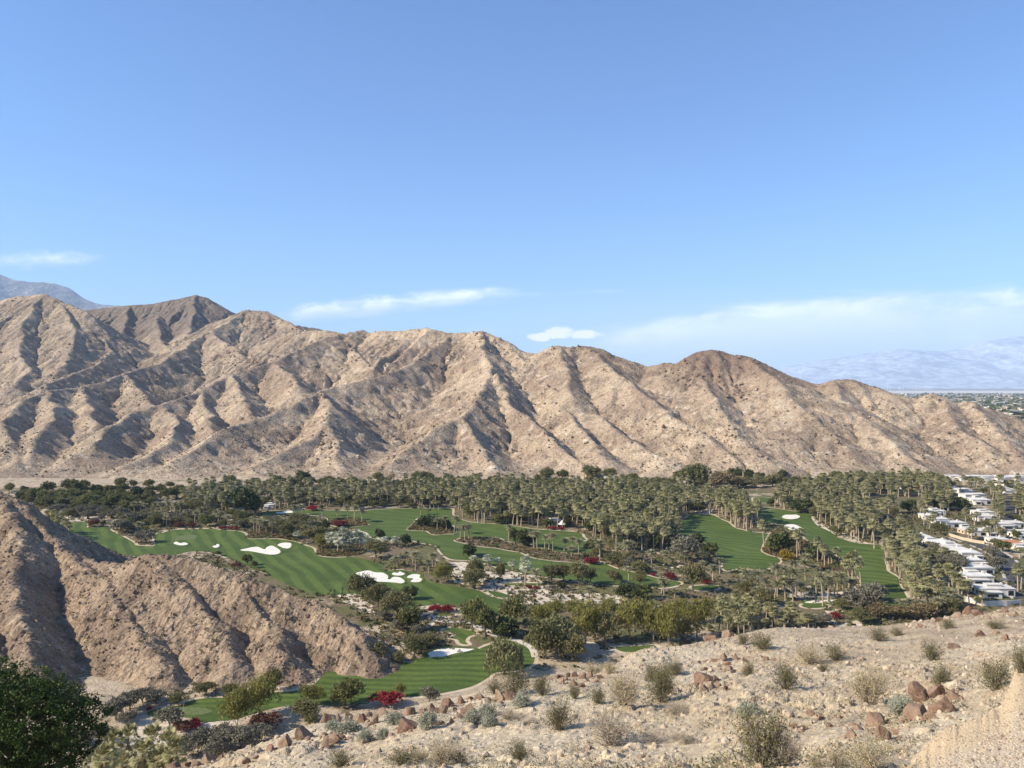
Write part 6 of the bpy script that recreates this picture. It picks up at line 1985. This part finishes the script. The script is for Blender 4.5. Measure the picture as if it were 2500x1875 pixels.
boulders(5, [(1390, 440, 55), (1430, 460, 55), (1480, 440, 55), (1530, 450, 65), (1580, 440, 55), (1640, 450, 55), (1450, 420, 45), (1520, 500, 50), (1410, 480, 45), (1560, 470, 45), (1610, 470, 40), (1480, 490, 60), (1380, 420, 45)], "in the rubble pile at mid spur")
boulders(6, [(350, 170, 62), (430, 172, 92), (330, 200, 85)], "rounded, on the crest before the fan palms")
boulders(6, [(290, 490, 130), (350, 470, 75, 1.2), (340, 512, 70), (420, 520, 50), (380, 500, 60), (290, 555, 70), (250, 500, 60), (450, 490, 45)], "in the dark heap left of the creosote")
boulders(6, [(410, 345, 75), (480, 335, 65), (540, 350, 60), (450, 405, 60), (390, 400, 50), (310, 405, 60), (660, 345, 40), (470, 420, 50), (350, 350, 50), (430, 370, 50), (260, 360, 40), (710, 340, 35)], "scattered below the two rounded boulders")
boulders(6, [(1610, 590, 150, 1.1), (1700, 570, 120), (1790, 575, 100), (1570, 690, 170, 1.1), (1500, 715, 70, 1.4), (1740, 650, 150), (1660, 640, 75), (1640, 700, 90)], "in the orange outcrop under the embankment")
boulders(6, [(1320, 740, 130, 1.2), (1220, 755, 60), (1380, 820, 150), (1190, 810, 85), (1290, 790, 70), (1450, 780, 60)], "below the orange outcrop")
boulders(6, [(940, 690, 60, 1.3), (990, 700, 50, 1.2), (840, 750, 75), (1090, 690, 50), (1130, 670, 50), (1240, 640, 45), (890, 760, 50), (1050, 740, 45), (1120, 735, 40)], "right of the large creosote")
boulders(6, [(1790, 270, 75)], "rounded and grey-brown, high on the right slope")
boulders(6, [(1880, 60, 80, 1.2), (1830, 80, 60), (1940, 70, 60), (2000, 90, 50), (2090, 50, 50), (2150, 70, 60), (1700, 110, 50), (1600, 140, 45), (1960, 190, 60), (2110, 215, 60), (2050, 180, 50)], "on the right skyline under the white wall")
boulders(6, [(2200, 672, 22)], "dark and small, on the gravel at right edge", "stone")


def rubble():
    rng = np.random.default_rng(31)
    protos = [rock_mesh(700 + i, 1, 10, 0) for i in range(6)] + [rock_mesh(750 + i, 2, 9, .05) for i in range(4)]
    Vs, Fs, n = [], [], 0
    N = 20000
    u = rng.uniform(350, 2900, N); D = np.exp(rng.uniform(math.log(9), math.log(125), N))
    x = (u - 1250) / F0 * D
    dens = np.clip(fbm(x / 12, D / 12, 44, 3) * 1.8 + .42 + (u - 1300) / 3500, 0.05, 1)
    keep = (rng.random(N) < dens) & ~on_shoulder(u, D)
    u, D, x = u[keep], D[keep], x[keep]
    z = fg_height(u, D)
    size = np.exp(rng.normal(-2.75, .6, len(u))) * np.clip(.6 + D / 70, .6, 1.7)
    size = np.minimum(size, np.interp(D, [8, 18, 40], [.07, .15, .38]))
    for i in range(len(u)):
        v, f = protos[int(rng.integers(0, 6 if size[i] < .25 else 10))]
        a = rng.random() * 6.28; ca, sa = math.cos(a), math.sin(a)
        s = size[i]
        w = np.stack([(v[:, 0] * ca - v[:, 1] * sa) * s + x[i], (v[:, 0] * sa + v[:, 1] * ca) * s + D[i], v[:, 2] * s * .9 + z[i] + s * .15], 1)
        Vs.append(w); Fs.append(f + n); n += len(v)
    m, t, b = material("rubble_stone", 0.9)
    g = t.node('ShaderNodeNewGeometry')
    isl = g.outputs['Random Per Island']
    c = t.mix(isl, (0.22, 0.15, 0.10), (0.52, 0.43, 0.31))
    c = t.mix(t.ramp(t.noise(geo_pos(t), 6, 4, .7), .35, .75), c, (0.42, 0.335, 0.235))
    t.put(b.inputs['Base Color'], c)
    o = add_obj("rubble", mesh_data("rubble", np.concatenate(Vs), np.concatenate(Fs), [m]))
    tag(o, "loose pale and brown stones strewn over the near slope", "rubble", None, 'stuff')


rubble()


def rock_field(name, P, Z, size, mat, rng, sub, label, cat):
    protos = [rock_mesh(800 + i, sub, 12, 0) for i in range(8)]
    Vs, Fs, n = [], [], 0
    for i in range(len(P)):
        v, f = protos[i % 8]
        a = rng.random() * 6.28; ca, sa = math.cos(a), math.sin(a); s = size[i]; h = s * rng.uniform(.7, 1.3)
        Vs.append(np.stack([(v[:, 0] * ca - v[:, 1] * sa) * s + P[i, 0], (v[:, 0] * sa + v[:, 1] * ca) * s + P[i, 1], v[:, 2] * h + Z[i] + h * .1], 1)); Fs.append(f + n); n += len(v)
    o = add_obj(name, mesh_data(name, np.concatenate(Vs), np.concatenate(Fs), [mat]))
    tag(o, label, cat, None, 'stuff')


rr = np.random.default_rng(66)
pp, zz, ss = [], [], []
for o in [q for q in bpy.data.objects if q.get('category') == 'boulder']:
    r = o.scale[0]
    for _ in range(9):
        a = rr.random() * 6.28; d = r * rr.uniform(.8, 2.4)
        x, y = o.location.x + math.cos(a) * d, o.location.y + math.sin(a) * d
        pp.append((x, y)); ss.append(r * rr.uniform(.12, .42))
pp = np.array(pp); zz = fg_height(pp[:, 0] / pp[:, 1] * F0 + 1250, pp[:, 1])
rock_field("broken_rock", pp, zz, np.array(ss), M_BOULDER, rr, 2, "broken red-brown stones heaped round the boulders", "stones")
hp = np.stack([rr.uniform(-320, -32, 16000), rr.uniform(250, 420, 16000)], 1)
hz = hill_h(hp[:, 0], hp[:, 1]); cl = fbm(hp[:, 0] / 13, hp[:, 1] / 13, 57, 3)
ok = (hz > .5) & (rr.random(len(hz)) < np.clip(.30 + cl * 1.5, .04, 1))
hp, hz = hp[ok], hz[ok]
rock_field("hill_rocks", hp, hz, np.minimum(np.exp(rr.normal(-.75, .5, len(hp))), 1.5), rock_hill, rr, 1, "countless broken rocks covering the brown hill on the left", "rocks")
mp = np.stack([rr.uniform(-1300, 700, 52000), rr.uniform(880, 2100, 52000)], 1)
hz = mtn_h(mp[:, 0], mp[:, 1]); cl = fbm(mp[:, 0] / 55, mp[:, 1] / 55, 57, 4)
ok = (hz > 14) & (rr.random(len(hz)) < np.clip(.12 + cl * 1.3, .0, .8))
mp, hz = mp[ok], hz[ok]
rock_field("mountain_rocks", mp, hz, np.minimum(np.exp(rr.normal(.55, .45, len(mp))), 4.5), rock_mtn, rr, 1, "rock outcrops and blocks studding the mountain's slopes", "rocks")

# ------------------------------------------------------------------ bushes on the spur
L_CREO = leaf_material("creosote_leaf", (0.085, 0.085, 0.030), (0.20, 0.185, 0.075), .6, .2)
L_BRIT = leaf_material("brittlebush_leaf", (0.25, 0.26, 0.18), (0.44, 0.44, 0.33), .8, .1)
L_STRAW = leaf_material("straw_leaf", (0.34, 0.27, 0.14), (0.56, 0.47, 0.28), .8, .2)
B_TWIG = bark_material("dry_twig", (0.30, 0.24, 0.17), (0.48, 0.41, 0.31))
B_STEM = bark_material("grey_stem", (0.16, 0.13, 0.10), (0.30, 0.25, 0.19))
for key, name, n, args, mats in [
        ('creo', 'creosote_bush', 4, dict(R=1.0, H=1.0, n_stem=36, n_leaf=3200, leaf=.027, airy=-.1, lean=.56, vary=.42), (B_STEM, L_CREO)),
        ('brit', 'brittlebush', 3, dict(R=1.0, H=.95, n_stem=44, n_leaf=4200, leaf=.055, airy=-.35, lean=.55), (B_STEM, L_BRIT)),
        ('straw', 'straw_bush', 3, dict(R=1.0, H=1.0, n_stem=52, n_leaf=3600, leaf=.024, airy=.2, lean=.55, vary=.5), (B_TWIG, L_STRAW))]:
    bl = []
    for i in range(n):
        st, lf = bush(np.random.default_rng(1200 + i * 7 + len(key)), **args)
        bl.append({'stems': st, 'foliage': lf})
    make_kind(key, name, bl, {'stems': [mats[0]], 'foliage': [mats[1]]})
tw = []
for i in range(3):
    rng = np.random.default_rng(1300 + i)
    st = twig_bush(rng, 1.0, .9, 60, 7)
    lf = Shape().add(*leaf_cards(np.clip(rng.normal(size=(500, 3)) * [.42, .42, .2] + [0, 0, .4], [-1, -1, .05], [1, 1, .9]), .03, rng))
    tw.append({'stems': st, 'foliage': lf})
make_kind('twig', 'twiggy_bush', tw, {'stems': [B_TWIG], 'foliage': [L_GREY]})
WORDS.update({'creo': ('olive creosote bush', 'bush'), 'brit': ('rounded silver-grey bush', 'bush'), 'straw': ('straw-coloured dry bush', 'bush'), 'twig': ('bare grey twiggy bush', 'bush')})


def bushes(key, reg, pts, place):
    rows = sorted(pts, key=lambda p: p[0]); n = len(rows)
    x0, y0, k = REGION[reg]
    noun, cat = WORDS[key]
    for i, (X, Y, w, h) in enumerate(rows):
        x, y, z = fg_at(x0 + X * k, y0 + Y * k)
        sx, sz = w * k / F0 * y * .5 * 1.1, h * k / F0 * y * 1.08
        lab = f"{noun} {place}" if n == 1 else f"{noun} {place}, {ORD[i + 1]} from left"
        put(key, x, y, z - .03, sx, sz, lab, cat, f"{noun}es {place}" if n > 1 else None)


bushes('creo', 5, [(1390, 755, 210, 195)], "standing alone on pale sand at mid spur")
bushes('creo', 5, [(1290, 550, 170, 120), (1130, 550, 260, 150), (1480, 570, 110, 90), (1620, 600, 130, 110), (1000, 540, 130, 90)], "along the crest below the willows")
bushes('creo', 5, [(2000, 590, 210, 210), (1940, 470, 130, 100), (2090, 430, 130, 90)], "left of the dark boulder heap")
bushes('creo', 5, [(80, 975, 190, 110), (450, 975, 260, 115), (1150, 970, 180, 120), (800, 975, 170, 90)], "at the bottom edge of the spur")
bushes('creo', 6, [(780, 510, 210, 160)], "in mid slope right of the dark heap")
bushes('creo', 6, [(640, 985, 480, 345)], "largest of all, low in the middle")
bushes('creo', 6, [(1660, 350, 160, 125), (1720, 500, 170, 130), (2040, 515, 270, 180), (2195, 400, 140, 190), (1080, 340, 170, 105)], "on the right slope above the outcrop")
bushes('creo', 6, [(560, 440, 120, 95), (640, 280, 200, 95), (1330, 220, 160, 75), (40, 580, 180, 185), (1010, 410, 90, 60), (1750, 150, 120, 60), (2040, 150, 140, 60), (1450, 190, 110, 50), (520, 250, 110, 70)], "scattered over the upper slope")
bushes('brit', 5, [(1165, 620, 125, 80)], "alone beside the crest boulders")
bushes('brit', 5, [(600, 745, 135, 85)], "left of the three-bush cluster")
bushes('brit', 5, [(960, 675, 120, 62), (975, 745, 112, 70), (870, 725, 125, 75)], "in the cluster of three")
bushes('brit', 5, [(400, 720, 120, 62), (120, 780, 170, 65), (230, 825, 105, 62), (330, 805, 92, 50), (30, 770, 90, 60)], "among the boulders on the left")
bushes('brit', 6, [(1480, 670, 155, 95), (560, 680, 160, 75)], "on the right half of the spur")
bushes('straw', 5, [(1770, 635, 260, 190), (1600, 420, 170, 70), (1690, 420, 120, 80)], "in the middle of the upper spur")
bushes('straw', 5, [(700, 975, 270, 140), (560, 940, 150, 70)], "at the bottom edge, left of middle")
bushes('straw', 6, [(920, 360, 230, 120)], "on the upper slope by a creosote")
bushes('straw', 6, [(1280, 625, 330, 240)], "large and feathery, left of the orange outcrop")
bushes('straw', 6, [(1300, 985, 320, 190), (1090, 985, 170, 120), (960, 985, 130, 80)], "yellowish, at the bottom edge right of middle")
bushes('twig', 5, [(1690, 850, 320, 230)], "largest, pale, right of the lone creosote")
bushes('twig', 5, [(1085, 695, 170, 65), (1215, 720, 120, 38), (2110, 665, 180, 65), (1960, 830, 190, 60), (2100, 820, 160, 55)], "low on the pale sand")
bushes('twig', 6, [(770, 975, 260, 220)], "pale, in front of the largest creosote")
bushes('twig', 6, [(140, 665, 185, 75), (80, 420, 150, 75), (190, 840, 150, 60), (380, 960, 130, 60)], "left part of the right slope")
sm = np.stack([LOW.uniform(400, 2800, 2600), np.exp(LOW.uniform(math.log(13), math.log(125), 2600))], 1)
sm = sm[(fbm(sm[:, 0] / 160, np.log(sm[:, 1]) * 6, 19, 3) + LOW.normal(size=len(sm)) * .22) > 0]


def tuft_mass():
    P = np.stack([(sm[:, 0] - 1250) / F0 * sm[:, 1], sm[:, 1]], 1)
    undergrowth("dry_tufts", [L_STRAW, L_GREY, L_CREO], P, .34, LOW, 60, .075, "small dry grass tufts and weeds scattered between the stones", "weeds", lambda x, y: fg_height(x / y * F0 + 1250, y))


tuft_mass()

# ------------------------------------------------------------------ trees below the spur on the left
family('yellow', 4, [(1425, 745, 620, 108), (1560, 665, 545, 102)], "of the pair beside the nearest green")
family('yellow', 4, [(1885, 605, 560, 75)], "small and airy, against the nearest fairway")
family('green', 5, [(100, 605, 548, 95)], "round, above the upright boulders")
family('grey', 5, [(610, 595, 535, 52)], "pale and bare-looking, against the nearest fairway")
family('yellow', 5, [(435, 555, 512, 38)], "smallest, against the nearest fairway")
family('red', 5, [(350, 615, 580, 88)], "dark-edged, at the nearest fairway's near edge")
family('red', 4, [(1165, 745, 715, 48), (895, 648, 640, 16)], "by the nearest green")
family('rust', 4, [(1590, 770, 690, 85), (1090, 770, 735, 60)], "in shade below the palo verde pair")
family('olive', 4, [(1830, 700, 650, 80), (1870, 735, 695, 50), (1060, 600, 575, 50), (1230, 545, 520, 60), (1380, 545, 520, 50)], "around the nearest green")
family('grey', 4, [(700, 690, 620, 75), (780, 640, 575, 70), (850, 590, 550, 60), (940, 600, 560, 60), (1020, 745, 685, 85), (760, 720, 680, 50), (1240, 850, 800, 80), (1330, 880, 815, 90), (1450, 870, 800, 90), (1560, 830, 780, 70), (1150, 910, 860, 80), (1290, 930, 880, 80)], "in the smoky thicket left of the spur")


def big_ficus():
    D0 = 100.0; x0, z0 = (60 - 1250) / F0 * D0, 46.5
    rng = np.random.default_rng(55)
    blobs = []
    for px, py, r, dy in [(-20, 1695, 5.2, 0), (60, 1705, 4.6, -1), (130, 1712, 3.6, 0), (0, 1785, 6, -2), (90, 1790, 5.4, -2), (205, 1738, 2.6, 0), (238, 1752, 1.9, .5), (180, 1790, 3.4, -1), (-120, 1700, 6, 1), (-100, 1800, 7, -1), (60, 1860, 5, -1), (215, 1800, 2.6, 0), (-260, 1740, 7, 2), (0, 1880, 6, -2), (120, 1880, 4.5, -2), (60, 1960, 5, -2), (190, 1860, 3, -1), (-60, 1960, 6, -2), (40, 1720, 5, 4), (-60, 1730, 6, 5), (150, 1740, 3.6, 3)]:
        D = D0 + dy
        blobs.append(((px - 1250) / F0 * D - x0, dy, EYE + (HOR - py) / F0 * D - z0, r, r * .9, r * .82))
    P = crown_points(blobs, 2600, 34, .30, rng, .88)
    P = P[P[:, 2] > .3]
    crown = Shape().add(*leaf_cards(P, .19, rng, .35, 1.5))
    inner = []
    tr = Shape().add(*tube([(0, 0, -3), (.3, 0, 3), (0, .2, 6)], [.8, .6, .5], 9))
    for b in blobs:
        tr.add(*tube([(0, .1, 5), (b[0] * .5, b[1] * .5, 5 + (b[2] - 5) * .6), b[:3]], [.42, .26, .08], 6))
    root = empty("ficus_tree", (x0, D0, z0))
    tag(root, "big dense dark green tree filling the lower left corner", "tree")
    add_obj("crown", crown.mesh("ficus_crown", [leaf_material("ficus_leaf", (0.023, 0.042, 0.008), (0.064, 0.098, 0.017), .5, .05)]), root)
    add_obj("trunk", tr.mesh("ficus_trunk", [B_TREE]), root)


big_ficus()
x0, y0, k = REGION[4]
rows = sorted([(690, 855), (780, 830), (900, 830), (640, 930), (840, 905), (1000, 862), (1060, 895), (560, 960), (740, 960), (950, 940)])
for i, (X, Y) in enumerate(rows):
    D = 86 + RNG.uniform(-5, 6) + (Y - 880) * -.05
    px, py = x0 + X * k, y0 + Y * k
    zc = EYE + (HOR - py) / F0 * D
    zg = float(fg_height(np.array([px]), np.array([D]))[0])
    put('fannear', (px - 1250) / F0 * D, D, zg, .66, max(zc - zg, 1.5) / 5.0, f"pale fan palm beside the big dark tree, {ORD[i + 1]} from left", "fan palm", "fan palms in the lower left corner")
family('grey', 4, [(480, 905, 800, 60), (430, 850, 760, 55), (600, 830, 760, 55)], "under the big dark tree's right side")

for _o in list(bpy.data.objects):
    if 'label' in _o and len(_o['label'].split()) > 16:
        print("LONG", len(_o['label'].split()), _o['label'])


def shoulder_gravel():
    rng = np.random.default_rng(12)
    N = 26000
    u = rng.uniform(2120, 2900, N); D = rng.uniform(5.6, 10.4, N)
    ok = on_shoulder(u, D); u, D = u[ok], D[ok]
    x = (u - 1250) / F0 * D; z = fg_height(u, D)
    s = np.minimum(np.exp(rng.normal(-4.75, .5, len(u))), .035)
    low = rng.random(len(u)) < np.where(D - .75 * x > 3.9, .35, 1)
    x, D, z, s = x[low], D[low], z[low], s[low]
    B = np.array([(1, 0, -.2), (-.3, .9, -.1), (-.8, -.5, -.2), (.3, -.9, 0), (.2, .2, .8), (-.3, -.1, .7)])
    T = np.array([(0, 1, 4), (1, 2, 5), (2, 3, 5), (3, 0, 4), (4, 1, 5), (4, 5, 3)])
    a = rng.random(len(s)) * 6.28
    R = np.stack([np.stack([np.cos(a), -np.sin(a)], 1), np.stack([np.sin(a), np.cos(a)], 1)], 1)
    V = np.empty((len(s), 6, 3)); V[..., :2] = np.einsum('nij,kj->nki', R, B[:, :2]) * rng.uniform(.6, 1.3, (len(s), 6, 1)); V[..., 2] = B[None, :, 2] * rng.uniform(.6, 1.1, (len(s), 6))
    V = V * s[:, None, None] + np.stack([x, D, z], 1)[:, None]
    F = (T[None] + (np.arange(len(s)) * 6)[:, None, None]).reshape(-1, 3)
    o = add_obj("gravel", mesh_data("gravel", V.reshape(-1, 3), F, [bpy.data.materials["rubble_stone"]]))
    tag(o, "fine loose gravel on the roadside bank at lower right", "gravel", None, 'stuff')


shoulder_gravel()
